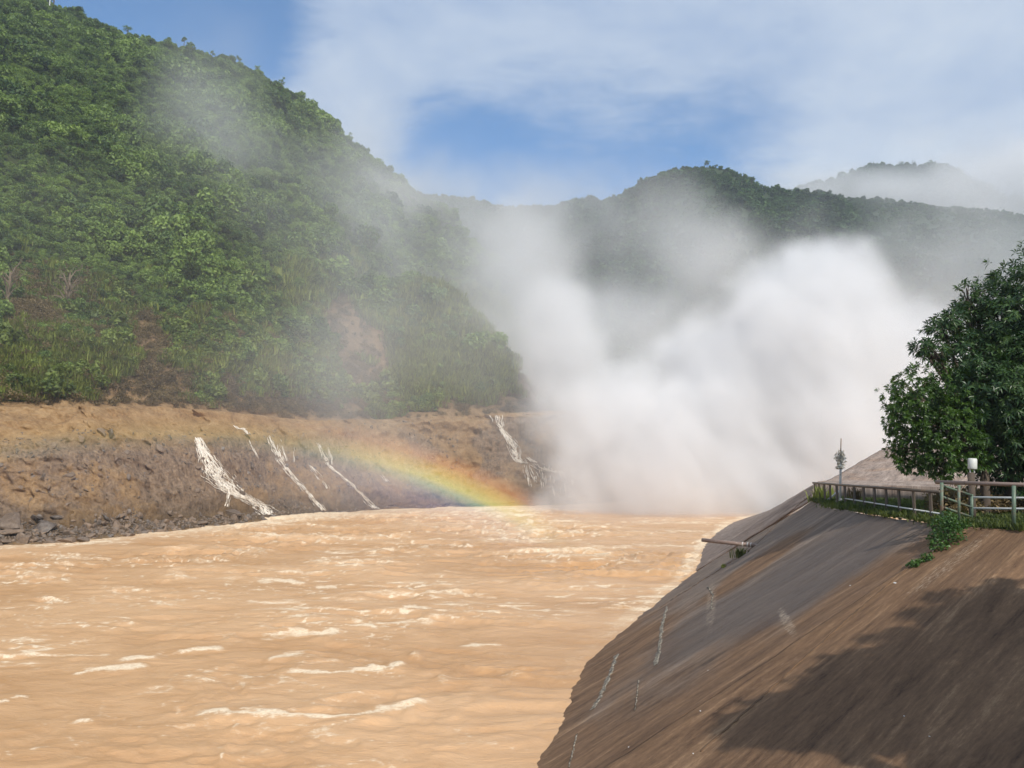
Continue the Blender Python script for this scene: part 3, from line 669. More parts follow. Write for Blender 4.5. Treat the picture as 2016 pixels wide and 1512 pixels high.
scatter('hill_shrubs', p - np.array([0, 0, .2]), rots(n, rs), np.stack([s, s, s * rs.uniform(.8, 1.3, n)], 1), rs.integers(0, 6, n), C_LOW, kind='stuff')
n = 15000; w = vis * (veg > .35) * dens * (grassy + .03 * (TZ < 60)) * (TZ < 95)
p, i, j = sample(TP, w, n, rs); s = rs.uniform(.8, 2.1, n) * np.clip(p[:, 1] / 140, .8, 1.5)
scatter('hill_grass', p, rots(n, rs), np.stack([s, s, s], 1), rs.integers(0, 6, n), C_GRASS, kind='stuff')
n = 3600; w = vis * dens * np.clip(scar * .22 + ell(80, 600, 150, 70) + ell(560, 750, 180, 60) * .8 + ell(640, 600, 60, 60) * .3 + (SEGM < 5.4) * .5, 0, 1)
p, i, j = sample(TP, w, n, rs); s = rs.uniform(.6, 1.5, n)
scatter('dry_scrub', p, rots(n, rs), np.stack([s, s, s], 1), rs.integers(0, 4, n), C_DRY, kind='stuff')
def farforest(name, A, n, smin, smax, z0=25):
    w = (A[..., 2] > z0) * 1.0; w[100:] = 0
    p, i, j = sample(A, w, n, rs); s = rs.uniform(smin, smax, n) * (.6 + .9 * sstep(.4, .65, fbm(p[:, 0] / 40, p[:, 1] / 40, 0, 2, 97)))
    scatter(name, p - np.array([0, 0, .8]), rots(n, rs), np.stack([s, s, s], 1), rs.integers(0, 6, n), C_FAR, kind='stuff')
farforest('far_hill_forest', FA, 30000, 1.9, 4.2)
farforest('far_mountain_forest', FB, 14000, 2.8, 6, 60)

# ------------------------------------------------------------------ spray, mist and cloud: real volumes on voxel grids
def voxels(name, lo, hi, res, dens_fn, dens, color, g, **kw):
    nx, ny, nz = res; xs, ys, zs = [np.linspace(lo[k], hi[k], res[k]) for k in range(3)]
    Z, Y, X = np.meshgrid(zs, ys, xs, indexing='ij')                 # index = ix + nx*(iy + ny*iz)
    D = np.clip(dens_fn(X, Y, Z), 0, None)
    # fade to nothing at the box faces
    me = bpy.data.meshes.new(name); me.vertices.add(D.size); me.vertices.foreach_set('co', np.stack([X, Y, Z], -1).astype(np.float32).ravel())
    setattr_f(me, 'd', D)
    def mb(N, out):
        pv = N.n('ShaderNodeVolumePrincipled', {'Color': (*color, 1), 'Density': dens, 'Anisotropy': g, 'Density Attribute': 'density'})
        N.nt.links.new(pv.outputs[0], out.inputs['Volume'])
    mat = newmat(name, mb)
    try: mat.volume_intersection_method = 'FAST'
    except Exception: pass
    o = link(name, me, mat, **kw)
    gt = bpy.data.node_groups.new(name, 'GeometryNodeTree')
    gt.interface.new_socket('Geometry', in_out='INPUT', socket_type='NodeSocketGeometry'); gt.interface.new_socket('Geometry', in_out='OUTPUT', socket_type='NodeSocketGeometry')
    L = gt.links.new; i = gt.nodes.new('NodeGroupInput'); ou = gt.nodes.new('NodeGroupOutput')
    pos = gt.nodes.new('GeometryNodeInputPosition'); sx = gt.nodes.new('ShaderNodeSeparateXYZ'); L(pos.outputs[0], sx.inputs[0])
    def mth(op, a, b, c=0.0):
        q = gt.nodes.new('ShaderNodeMath'); q.operation = op
        for k, v in enumerate((a, b, c)):
            if hasattr(v, 'is_output'): L(v, q.inputs[k])
            else: q.inputs[k].default_value = v
        return q.outputs[0]
    def ind(sock, k): return mth('ROUND', mth('MULTIPLY', mth('SUBTRACT', sock, float(lo[k])), (res[k] - 1) / (hi[k] - lo[k])), 0.0)
    lin = mth('ADD', ind(sx.outputs[0], 0), mth('MULTIPLY', mth('ADD', ind(sx.outputs[1], 1), mth('MULTIPLY', ind(sx.outputs[2], 2), float(ny))), float(nx)))
    na = gt.nodes.new('GeometryNodeInputNamedAttribute'); na.data_type = 'FLOAT'; na.inputs[0].default_value = 'd'
    si = gt.nodes.new('GeometryNodeSampleIndex'); si.data_type = 'FLOAT'; si.domain = 'POINT'
    L(i.outputs[0], si.inputs['Geometry']); L(next(s for s in na.outputs if s.enabled and s.name == 'Attribute'), next(s for s in si.inputs if s.enabled and s.name == 'Value'))
    f2i = gt.nodes.new('FunctionNodeFloatToInt'); L(lin, f2i.inputs[0]); L(f2i.outputs[0], si.inputs['Index'])
    vc = gt.nodes.new('GeometryNodeVolumeCube'); L(next(s for s in si.outputs if s.enabled), vc.inputs['Density'])
    vc.inputs['Min'].default_value = lo; vc.inputs['Max'].default_value = hi
    for nm, v in zip(('Resolution X', 'Resolution Y', 'Resolution Z'), res): vc.inputs[nm].default_value = v
    sm_ = gt.nodes.new('GeometryNodeSetMaterial'); sm_.inputs['Material'].default_value = mat
    L(vc.outputs[0], sm_.inputs['Geometry']); L(sm_.outputs[0], ou.inputs[0])
    m = o.modifiers.new('density_grid', 'NODES'); m.node_group = gt
    return o
def puffs(X, Y, Z, P, W, soft=.55):
    """P: (px, py, Y, rx, ry, rz, amp) soft ellipsoids at world points; W noise (-.5...5) eats at their edges"""
    D = np.zeros_like(X)
    for px, py, yy, rx, ry, rz, amp in P:
        c = pix(px, py, yy); m = (np.abs(X - c[0]) < rx * 1.7) & (np.abs(Y - c[1]) < ry * 1.7) & (np.abs(Z - c[2]) < rz * 1.7)
        if not m.any(): continue
        d = np.sqrt(((X[m] - c[0]) / rx) ** 2 + ((Y[m] - c[1]) / ry) ** 2 + ((Z[m] - c[2]) / rz) ** 2) + W[m]
        D[m] = np.maximum(D[m], amp * (1 - sstep(1 - soft, 1.0, d)))
    return D
def edgefade(X, Y, Z, lo, hi, m=6):
    f = 1
    for A, k in ((X, 0), (Y, 1), (Z, 2)):
        f = f * (sstep(lo[k], lo[k] + m, A) if k < 2 else 1) * (1 - sstep(hi[k] - m, hi[k], A))
    return f
MISTC = (.962, .954, .952)
def d_spray(X, Y, Z):
    wx = (fbm(X / 16, Y / 16, Z / 16, 2, 401) - .5); W = (fbm(X / 10 + wx, Y / 10, Z / 10 - wx, 5, 411, gain=.62) - .5) * .9
    streak = (fbm((X + Z * .6) / 3.2, Y / 5, (Z - X * .25) / 9, 3, 421) - .5)
    P = [(1640, 560, 165, 14, 18, 13, 1.0), (1620, 640, 162, 22, 22, 20, 1.0), (1580, 740, 160, 30, 26, 26, 1.0), (1700, 720, 165, 23, 24, 20, 1.0), (1760, 760, 170, 18, 20, 17, 1.0), (1500, 860, 155, 33, 26, 24, 1.0), (1350, 930, 150, 30, 26, 17, .9),
         (1260, 860, 160, 22, 22, 16, .8), (1250, 780, 170, 18, 20, 13, .7), (1640, 900, 150, 26, 26, 24, 1.0), (1450, 960, 145, 32, 20, 12, .9), (1250, 980, 150, 22, 20, 8, .7), (1400, 740, 175, 22, 20, 15, .7), (1180, 900, 172, 13, 16, 12, .4), (1110, 720, 190, 14, 20, 16, .6), (1160, 820, 172, 16, 18, 14, .7), (1090, 640, 195, 12, 18, 16, .45), (1180, 930, 165, 12, 14, 10, .5), (1840, 800, 170, 18, 20, 24, .9), (1180, 800, 182, 14, 16, 14, .5)]
    D = puffs(X, Y, Z, P, W, .6)
    return D * np.clip(1 + streak * 1.8, .2, 2.0) * (.75 + .25 * sstep(0, 60, Z)) * edgefade(X, Y, Z, LA, HA)
LA, HA = (-5, 112, -1), (130, 205, 74)
voxels('spray_cloud', LA, HA, (108, 75, 60), d_spray, .16, MISTC, -.25, kind='stuff')
def d_mist(X, Y, Z):
    wx = (fbm(X / 60, Y / 60, Z / 60, 2, 431) - .5) * 1.2; W = (fbm(X / 30 + wx, Y / 36, Z / 28 - wx, 5, 441, gain=.58) - .5) * 1.9
    P = [(380, 640, 112, 66, 20, 52, .08), (900, 640, 150, 64, 26, 46, .20), (1000, 760, 150, 34, 22, 26, .26), (640, 760, 130, 34, 18, 26, .22), (1100, 940, 140, 22, 20, 16, .4), (1030, 570, 262, 24, 50, 32, 1.2), (1060, 690, 240, 30, 40, 26, 1.3), (960, 480, 300, 34, 50, 30, .7), (900, 500, 290, 26, 24, 24, .6), (1200, 700, 230, 38, 40, 26, 1.0), (1400, 640, 250, 36, 40, 24, .6), (1380, 470, 265, 32, 40, 26, .75), (1290, 560, 300, 26, 30, 26, .2), (1450, 520, 240, 26, 30, 22, .6), (1340, 410, 280, 20, 30, 14, .5),
         (700, 600, 185, 24, 26, 38, .36), (720, 720, 160, 20, 16, 20, .75), (800, 460, 280, 42, 60, 44, .38), (900, 560, 215, 26, 16, 26, .22), (560, 430, 200, 30, 30, 34, .16), (420, 250, 235, 26, 40, 26, .34), (860, 700, 190, 24, 10, 22, .25), (1000, 850, 165, 22, 10, 14, .28), (1130, 860, 168, 12, 12, 16, .5), (740, 380, 380, 30, 40, 36, .35), (1500, 660, 300, 50, 60, 24, .4), (1800, 560, 320, 80, 60, 50, .10), (850, 900, 135, 34, 14, 13, .34), (1020, 930, 138, 26, 18, 12, .45), (1180, 1000, 125, 26, 14, 7, .5), (700, 930, 122, 24, 14, 10, .26), (880, 960, 132, 30, 16, 9, .3), (540, 900, 106, 20, 9, 9, .10), (1020, 1010, 118, 24, 12, 5, .3), (1360, 420, 260, 13, 20, 16, .7), (1460, 430, 255, 10, 16, 10, .6), (1150, 480, 420, 60, 60, 60, .08), (1950, 450, 420, 80, 60, 60, .2), (1800, 660, 260, 60, 50, 30, .3),
         (850, 400, 405, 48, 40, 30, .8), (1050, 420, 520, 70, 60, 45, .35)]
    return puffs(X, Y, Z, P, W, .95) * edgefade(X, Y, Z, LB, HB, 15)
LB, HB = (-170, 84, -2), (330, 560, 250)
voxels('drifting_mist', LB, HB, (112, 106, 64), d_mist, .028, MISTC, -.1, kind='stuff')
def d_cloud(X, Y, Z):
    W = (fbm(X / 60, Y / 60, Z / 38, 5, 451, gain=.55) - .5) * 1.5
    P = [(1640, 385, 640, 66, 50, 28, 1.0), (1760, 385, 650, 60, 50, 22, .8), (1860, 345, 590, 46, 30, 18, .7), (1640, 352, 560, 40, 30, 12, .6), (1750, 380, 560, 40, 30, 12, .5), (1560, 365, 660, 40, 40, 18, .5), (1850, 400, 620, 80, 50, 34, .9), (2030, 380, 640, 90, 60, 50, 1.0), (1740, 350, 700, 60, 40, 22, .25), (1960, 300, 690, 90, 50, 34, .5), (1500, 345, 690, 40, 30, 12, .3), (2000, 520, 520, 80, 50, 50, .35)]
    return puffs(X, Y, Z, P, W, .95) * edgefade(X, Y, Z, LC, HC, 20)
LC, HC = (150, 440, 90), (640, 740, 380)
voxels('low_cloud', LC, HC, (82, 50, 48), d_cloud, .036, MISTC, -.1, kind='stuff')
def haze(N, out):
    pv = N.n('ShaderNodeVolumePrincipled', {'Color': (.80, .90, 1.0, 1), 'Density': .00026, 'Anisotropy': .1, 'Density Attribute': ''}); N.nt.links.new(pv.outputs[0], out.inputs['Volume'])
hb_ = MB().box((100, 480, 200), (2400, 1200, 420)); hb_.build('haze', newmat('haze', haze), kind='stuff')

# ------------------------------------------------------------------ rocks along the far waterline
def rockmesh(seed, flat=1.0):
    r = np.random.default_rng(seed); import bmesh
    bm = bmesh.new(); bmesh.ops.create_icosphere(bm, subdivisions=3, radius=1)
    for v in bm.verts:
        c = np.array(v.co)
        for q in range(9):
            nrm = np.random.default_rng(seed * 31 + q).normal(size=3); nrm /= np.linalg.norm(nrm); lim = np.random.default_rng(seed * 17 + q).uniform(.45, .85)
            d = c @ nrm
            if d > lim: c = c - nrm * (d - lim)
        v.co = c * (1 + .10 * (float(vnoise(c[0] * 3 + seed, c[1] * 3, c[2] * 3, seed)) - .5))
        v.co.z *= flat
    me = bpy.data.meshes.new('boulder'); bm.to_mesh(me); bm.free(); me.materials.append(M_ROCK); return me
RM = [rockmesh(40 + k, random.uniform(.5, .85)) for k in range(9)]
MAIN = [(22, 1026, 46, 16, 'largest angular grey slab rock at the left edge of the far shore'), (70, 1018, 18, 8, 'rounded brown boulder right behind the large slab rock at the left edge'), (20, 1048, 34, 9, 'flat pale rock below the large slab rock at the left edge'), (134, 1066, 30, 9, 'low grey flat rock awash at the water edge on the left shore'),
        (395, 1030, 20, 9, 'dark grey rock at the foot of the wide white waterfall'), (455, 1012, 30, 10, 'dark rock outcrop beside the foot of the wide white waterfall'), (110, 1020, 16, 8, 'dark boulder with a pointed top on the left shore rubble'), (52, 1064, 26, 7, 'half sunken brown rock in front of the left shore'), (8, 1068, 22, 8, 'half sunken dark rock at the very left edge of the shore')]
def put_rock(px, py, wpx, hpx, label, group, k):
    h, nn_ = onhill(px, py)
    if h is None: return
    sc_ = wpx / F * h.y
    o = bpy.data.objects.new('boulder', RM[k % 9]); COL.objects.link(o); o.location = (h.x, h.y, h.z)
    sc_ *= 1.0 if group else 1.45; o.scale = (sc_ * .55, sc_ * .5, sc_ * .55 * hpx / wpx * 1.7); o.rotation_euler = (random.uniform(-.25, .25), random.uniform(-.3, .3), random.uniform(0, 6.28)); tagit(o, label, 'rock', group)
for k, (a, b, c, d, l) in enumerate(MAIN): put_rock(a, b, c, d, l, None, k)
for k in range(150):
    px = random.uniform(-10, 560); sh = float(np.interp(px, Wk[:, 0], Wk[:, 1])); hgt = float(np.interp(px, [0, 300, 560], [62, 40, 14]))
    py = sh - random.random() ** 1.3 * hgt; w_ = random.lognormvariate(0, .55) * 8 * (1.3 if px < 160 else .9)
    put_rock(px, py, w_, w_ * random.uniform(.45, .8), 'small brown rock in the rubble strip along the far left shore', 'rocks along the far waterline', k)
rubb = protoset('rubble_stone', [((lambda m: (np.array([v.co[:] for v in m.vertices]), np.array([list(p.vertices) for p in m.polygons])))(RM[k])) for k in range(9)], M_ROCK)
n = 5200; w = (qx > -150) * np.clip((SEGM > 1.0) * (SEGM < 1.9 + jn) * (1 - .6 * sstep(250, 600, qx)) + (SEGM < 3.3) * (SEGM > 2.2) * .045 * (1 + 3 * (sm > .08)), 0, 2) * (qx < 900)
p, i, j = sample(TP, w, n, rs); s = rs.lognormal(-1.95, .6, n)
scatter('rubble', p, rots(n, rs, 1.0), np.stack([s, s * .9, s * .7], 1), rs.integers(0, 9, n), rubb, kind='stuff')
for c_ in (rubb,): pass

# ------------------------------------------------------------------ waterfalls down the far bank
def waterfall(path, widths, n, rad, label, group=None, jit=1.0, name='waterfall'):
    """water broken into many short threads that hug the bank"""
    mb = MB(); path = np.array(path, float); m = len(path)
    lens = np.concatenate([[0], np.cumsum(np.linalg.norm(np.diff(path, axis=0), axis=1))]); tot = lens[-1]
    for k in range(int(n * 2.6 * max(1, tot / 60))):
        L = rs.uniform(6, 24); s0 = rs.uniform(-3, tot - 4); off = np.clip(rs.normal() * .33, -.62, .62); pts = []; rr = []; N_ = 5; rk = rad * rs.uniform(.3, 1.15) * (1.25 - abs(off))
        for q in range(N_):
            ss = min(max(s0 + L * q / (N_ - 1), 0), tot); x = np.interp(ss, lens, path[:, 0]); y = np.interp(ss, lens, path[:, 1]); w = np.interp(ss, lens, widths)
            x += (off + (float(vnoise(ss / 14 + k * .37, k * .01, 0, 5)) - .5) * .35 * jit) * w * 1.25
            h, nn_ = onhill(x, y)
            if h is None: continue
            if nn_.y > 0: nn_ = -nn_
            pts.append(h + nn_ * .08 + Vector((0, -.06, 0))); rr.append(rk * (.25, .9, 1.0, .8, .2)[q])
        if len(pts) == N_ and all((pts[i] - pts[i + 1]).length < 3 for i in range(4)): mb.tube(pts, rr, 5)
    if mb.v: mb.build(name, M_FALL, smooth=True, label=label, category='waterfall', group=group)
waterfall([(389, 862), (398, 884), (415, 915), (430, 940), (446, 955), (462, 970), (490, 984), (515, 998), (530, 1014)], [9, 13, 28, 38, 34, 24, 20, 24, 28], 62, .07, 'widest white waterfall running down the brown bank into two feet')
waterfall([(440, 950), (447, 968), (446, 985), (443, 998)], [12, 10, 8, 8], 9, .07, 'short white side branch left of the widest waterfall', jit=.7)
waterfall([(529, 858), (540, 885), (550, 908), (565, 928), (582, 945), (604, 968), (618, 985), (636, 1005)], [5, 14, 14, 9, 8, 8, 9, 11], 15, .075, 'thin long waterfall right of the widest one, reaching the river')
waterfall([(551, 862), (556, 885), (562, 908)], [3, 6, 6], 5, .05, 'short faint trickle joining the thin long waterfall')
waterfall([(578, 868), (578, 910)], [2, 3], 3, .045, 'single vertical thread of water under the rainbow')
waterfall([(488, 862), (494, 880), (502, 893), (510, 903)], [3, 4, 3, 3], 4, .05, 'short faint trickle between the two left waterfalls')
waterfall([(607, 913), (618, 928), (630, 945), (642, 962)], [4, 9, 9, 9], 8, .06, 'short broken trickle low on the bank below the rainbow')
waterfall([(625, 872), (636, 895), (648, 918), (668, 935), (695, 956), (712, 975), (730, 995), (745, 1002)], [5, 8, 8, 6, 6, 8, 12, 14], 13, .07, 'branching waterfall falling through the rainbow band to the river')
waterfall([(647, 880), (650, 900), (652, 915)], [3, 5, 5], 5, .05, 'short upright trickle beside the branching waterfall')
waterfall([(750, 934), (762, 948)], [4, 6], 4, .06, 'tiny bright trickle on the bank inside the rainbow')
waterfall([(460, 838), (470, 846), (478, 843), (488, 855)], [5, 8, 8, 5], 9, .07, 'scattered white splashes on the earth edge above the trickles')
waterfall([(974, 818), (980, 833), (990, 848), (1003, 866), (1010, 880), (1018, 902), (1030, 912)], [22, 14, 6, 14, 16, 12, 14], 26, .12, 'upper part of the far waterfall spilling over the road edge')
waterfall([(1035, 898), (1050, 910), (1075, 925), (1100, 930)], [10, 20, 24, 10], 10, .11, 'middle ledge of the far waterfall where the water spreads')
for k, (a, b, c) in enumerate([(1032, 1040, 958), (1044, 1056, 950), (1062, 1070, 962), (1078, 1090, 975), (1096, 1112, 980), (1124, 1128, 955)]):
    waterfall([(a, 915), ((a + b) / 2 + 1, 935), (b, c)], [6, 8, 7], 6, .10, 'thin white strand at the foot of the far waterfall, near the mist', 'strands at the foot of the far waterfall')

# ------------------------------------------------------------------ far hillside single trees and poles
def small_tree(name, base, h, cr, mat, label, group=None, nl=700, leaf=.17, lean=0, bare=False):
    e = empty(name, base, label=label, category='tree', group=group); mb = MB(); b = Vector(base)
    top = b + Vector((lean * h, 0, h * .75)); mb.tube([b, b.lerp(top, .5) + Vector((.03 * h, 0, 0)), top], [h * .035, h * .025, h * .012], 6)
    C = []; R = []
    for k in range(7 if not bare else 16):
        a = k * 2.4 + random.random(); t = random.uniform(.35, .95) if not bare else random.uniform(.15, .8)
        s_ = b.lerp(top, t); ln = cr * random.uniform(.5, 1.0); q = s_ + Vector((math.cos(a) * ln, math.sin(a) * ln, ln * random.uniform(.4, 1.6)))
        mid = s_.lerp(q, .5) + Vector((0, 0, .08 * h)); mb.tube([s_, mid, q], [h * .016, h * .010, h * .004], 4); C.append(tuple(q - b)); R.append(cr * random.uniform(.35, .6))
        if bare:
            for z in range(3):
                q2 = q + Vector((random.uniform(-.3, .3), random.uniform(-.3, .3), random.uniform(.2, .6))) * cr; mb.tube([mid, q.lerp(q2, .4), q2], [h * .007, h * .004, h * .002], 3)
    C.append((lean * h, 0, h * .85)); R.append(cr * .6)
    mb.build('trunk', M_DRYW if bare else M_BARK, e)
    if nl:
        V, Fc = leafcloud('crown', C, R, nl, leaf, rs); link('crown', rawmesh('crown', V, Fc), mat, e)
    return e
RIDGE = [(104, 14, 44, 20, 'dark tall dense tree on the top left skyline'), (88, 16, 30, 16, 'dark tree just left of the tallest one on the top left skyline'), (250, 66, 16, 14, 'flat topped tree standing up from the left ridge line'), (362, 86, 18, 9, 'small pointed dark tree on the left ridge'),
         (418, 108, 12, 9, None), (470, 122, 14, 10, None), (506, 138, 12, 9, None), (555, 168, 16, 9, None), (588, 202, 18, 8, None), (608, 220, 16, 9, None), (628, 240, 14, 8, None), (668, 268, 20, 16, 'rounded airy tree on the ridge above the first mist'), (688, 285, 20, 14, None), (1392, 326, 14, 9, 'bushy tree on the very top of the far green peak'), (1410, 330, 10, 7, None), (1480, 362, 16, 12, 'lone round tree on the right shoulder of the far green peak'), (1466, 348, 9, 7, None),
         (1345, 334, 8, 7, None), (1725, 332, 6, 8, None), (1775, 322, 7, 9, None), (1800, 322, 6, 8, None)]
for px, py, hp, wp, lab in RIDGE:
    Yr = float(np.interp(px, Rk[:, 0], Rk[:, 2])) if px < 800 else (548 if px < 1600 else 755)
    b = pix(px, py + 4, Yr - 2); h = hp / F * Yr * 1.1
    side = 'left ridge line' if px < 800 else ('far green peak' if px < 1600 else 'misty far right mountain')
    small_tree('ridge_tree', tuple(b), h, wp / F * Yr * .55, M_BUSH if px < 800 else M_FARB, lab or ('small tree on the skyline of the ' + side), None if lab else 'small trees on the ' + side, 380, h * .05)
for px, py, hp, lab in [(128, 612, 105, 'bare thin grey tree on the left slope above the soil patch'), (12, 600, 90, 'bare thin tree at the left edge of the slope')]:
    h, _ = onhill(px, py)
    if h: small_tree('bare_tree', tuple(h), hp / F * h.y, hp / F * h.y * .32, M_DRYL, lab, None, 260, .10, .05, True)
def mark_pole(px, py, hp, r, lab, Y=None):
    h, _ = onhill(px, py) if Y is None else (Vector(pix(px, py, Y)), 0)
    if h is None: return
    H = hp / F * h.y; e = Vector(h) + Vector((0, -2.2, 0)); MB().tube([e - Vector((0, 0, 1)), e + Vector((0, 0, H))], [r, r * .8], 6).build('bare_white_trunk', M_WPIPE, label=lab, category='tree trunk')
mark_pole(338, 266, 22, .28, 'lone upright white dead trunk in the green of the left slope')
mark_pole(520, 215, 14, .22, 'short pale dead trunk high on the left slope below the ridge')
mark_pole(103, 22, 26, .28, 'pale trunk showing in front of the dark trees at the top left')

# ------------------------------------------------------------------ rainbow: droplets that scatter sunlight by the angle to the sun
def rainbow_mat(N, out):
    geo = N.n('ShaderNodeNewGeometry')
    c = N.vm('DOT_PRODUCT', geo.outputs['Incoming'], tuple(SUN))
    th = N.m('MULTIPLY', N.m('ARCCOSINE', c), 180 / math.pi)
    f = N.mr(th, 36, 44.5, 0, 1)
    def P(t): return (t - 36) / 8.5
    colr = N.ramp(f, [(P(36.2), (0, 0, 0)), (P(38.6), (.10, .08, .16)), (P(39.7), (.17, .15, .28)), (P(40.3), (.24, .30, .40)), (P(40.85), (.42, .66, .42)), (P(41.3), (.98, .95, .18)), (P(41.9), (1.0, .62, .05)), (P(42.6), (.62, .18, .0)), (P(43.6), (0, 0, 0))])
    p = N.n('ShaderNodeSeparateXYZ', {0: geo.outputs['Position']})
    k = N.m('MULTIPLY', N.m('ADD', N.m('MULTIPLY', N.mr(p.outputs[0], -27, -13, 0, 1, True), .8), .20), N.m('MULTIPLY', N.mr(p.outputs[0], 7.5, 0.0, 0, 1, True), 1.0))
    vs = N.n('ShaderNodeVolumeScatter', {'Color': colr, 'Density': N.m('MULTIPLY', k, RAINBOW), 'Anisotropy': -.35})
    N.nt.links.new(vs.outputs[0], out.inputs['Volume'])
RAINBOW = .0062
A = np.array([-SUN.x, -SUN.y, -SUN.z]); e1 = np.cross(A, [0, 0, 1]); e1 /= np.linalg.norm(e1); e2 = np.cross(e1, A)
V = []; Fc = []; nph = 48
for ph in np.linspace(-.62, 1.05, nph):
    for th, d in ((36, 50), (44.5, 50), (44.5, 72), (36, 72)):
        t = math.radians(th); v = A * math.cos(t) + (e1 * math.sin(ph) + e2 * math.cos(ph)) * math.sin(t); V.append(v * d + np.array([0, 0, CAMZ]))
for i in range(nph - 1):
    for k in range(4): Fc.append([i * 4 + k, i * 4 + (k + 1) % 4, (i + 1) * 4 + (k + 1) % 4, (i + 1) * 4 + k])
Fc += [[3, 2, 1, 0], [(nph - 1) * 4 + k for k in range(4)]]
MB().add(V, Fc).build('rainbow', newmat('rainbow_droplets', rainbow_mat), kind='stuff')

# ------------------------------------------------------------------ railings, poles, pipes on the crest
def tube_thing(name, mat, pts, r, n=10, **kw): return MB().tube(pts, r, n).build(name, mat, smooth=True, **kw)
PA, PB = c3(1604, 984), c3(1835, 1023)
def along(px):
    r = ray(px, 1000)[:2]; # solve PA + t (PB-PA) on azimuth
    d = PB[:2] - PA[:2]; t = (r[0] * PA[1] - r[1] * PA[0]) / (r[1] * d[0] - r[0] * d[1]); return PA + t * (PB - PA)
br = empty('brown_railing', tuple(PA), label='long low brown railing with close posts along the grassy crest', category='railing')
RH = .86
for px in (1606, 1615, 1625, 1636, 1649, 1665, 1683, 1702, 1723, 1746, 1771, 1800, 1833):
    b = Vector(along(px)); MB().box(b + Vector((0, 0, RH / 2 - .1)), (.075, .075, RH + .16), .6).build('post', M_BRAIL, br)
PB2 = along(1852)
MB().tube([Vector(PA) + Vector((-.05, 0, RH)), Vector(PB2) + Vector((0, 0, RH + .02))], .05, 8).build('top_rail', M_BRAIL, br, True)
MB().tube([Vector(along(1663)) + Vector((0, 0, .28)), Vector(PB2) + Vector((0, 0, .22))], .028, 8).build('lower_rail', M_WPIPE, br, True)
gr = empty('green_railing', tuple(pix(1854, 1018, 22)), label='taller green railing with pinkish top rail and three bars, beside the tree', category='railing')
def T(name, mat, a, b, r): MB().tube([pix(*a), pix(*b)], r, 10).build(name, mat, gr, True)
T('post', M_GRAIL, (1854, 1024, 22), (1854, 950, 22), .045); T('post', M_GRAIL, (1888, 1024, 21.6), (1888, 955, 21.6), .038)
T('post', M_GRAIL, (1913, 1028, 23.5), (1913, 973, 23.5), .045); T('post', M_GRAIL, (1996, 1042, 20.6), (1996, 956, 20.6), .05)
T('top_rail', M_RUSTP, (1842, 949, 22.2), (2190, 960, 19.2), .058)
for y0, y1, m_ in ((956, 975, M_GRAIL), (978, 999, M_GRAIL), (998, 1018, M_GRAIL)): T('bar', m_, (1855, y0, 22), (1913, y1, 23.5), .034)
for y0 in (979, 1000.5): T('bar', M_WPIPE, (1913, y0, 23.5), (2250, y0 + 4, 21.5), .032)
T('post', M_GRAIL, (2110, 1045, 20.2), (2110, 958, 20.2), .05)
sp = Vector(along(1653)) + Vector((.2, .9, 0)); sp = Vector(pix(1653.5, 990, sp.y))
pole = empty('gauge_pole', tuple(sp), label='thin white pole wrapped with torn plastic behind the brown railing', category='pole')
Yp = sp.y
MB().tube([sp - Vector((0, 0, .1)), Vector(pix(1655, 893, Yp))], .055, 8).build('shaft', M_WPIPE, pole, True)
MB().tube([Vector(pix(1655, 893, Yp)), Vector(pix(1656, 863, Yp))], .026, 8).build('thin_tip', M_RUSTP, pole, True)
mb = MB()
for k in range(190):
    t = random.random(); c = Vector(pix(1655 + random.gauss(0, 3.8), 888 + t * 34, Yp)) + Vector((0, random.gauss(0, .07), 0)); d = Vector((random.gauss(0, 1), random.gauss(0, .8), random.gauss(-.4, .8))).normalized()
    s_ = d.orthogonal().normalized() * random.uniform(.03, .08); L_ = random.uniform(.08, .22)
    mb.add([c - s_, c + s_, c + d * L_ * .6 + s_ * 1.2 + Vector((0, .02, 0)), c + d * L_], [[0, 1, 2, 3]])
mb.build('torn_plastic', M_PLAST, pole)
mb = MB()
for k in range(12):
    c = Vector(pix(1653 + random.gauss(0, 5), 986 + random.uniform(-4, 3), Yp - .1)); d = Vector((random.gauss(0, 1), random.gauss(0, .8), random.gauss(.2, .5))).normalized() * .12; s_ = d.orthogonal().normalized() * .04
    mb.add([c - s_, c + s_, c + d + s_, c + d - s_], [[0, 1, 2, 3]])
mb.build('plastic_scrap', M_PLAST, origin=tuple(sp), label='crumpled white plastic scraps at the foot of the thin white pole', category='litter')
tube_thing('bent_pipe', M_WPIPE, [pix(1628, 985, 37.5), pix(1638, 978, 37.2), pix(1647, 970, 37), pix(1651, 967, 37)], .045, label='bent white pipe leaning inside the end of the brown railing', category='pipe')
h1 = onslab(1487, 1074); hp_ = h1[0]
e0 = Vector(pix(1382, 1063, hp_.y + 1.5))
pp_ = empty('drain_pipe', tuple(hp_), label='rusty steel pipe jutting out of the slope over the water', category='pipe')
MB().tube([hp_ + (hp_ - e0).normalized() * .5, e0], .10, 12).build('tube', M_STEEL, pp_, True)
for t in (.07, .13, .22): q = hp_.lerp(e0, t); MB().tube([q, hp_.lerp(e0, t + .012)], .125, 12).build('collar', M_WPIPE, pp_, True)
wb = Vector(pix(1914, 1018, 24.2)); wl = empty('white_capped_post', tuple(wb), label='short brown post carrying a white metal cylinder under the tree', category='post')
MB().tube([wb - Vector((0, 0, .3)), Vector(pix(1912, 930, 24.2))], .10, 10).build('post', M_BARK, wl, True)
MB().tube([Vector(pix(1914.5, 924, 24.2)), Vector(pix(1914.5, 922.5, 24.2)), Vector(pix(1914.5, 904, 24.2)), Vector(pix(1914.5, 902.5, 24.2))], [.115, .13, .13, .11], 20).build('cylinder', M_WPIPE, wl, True)
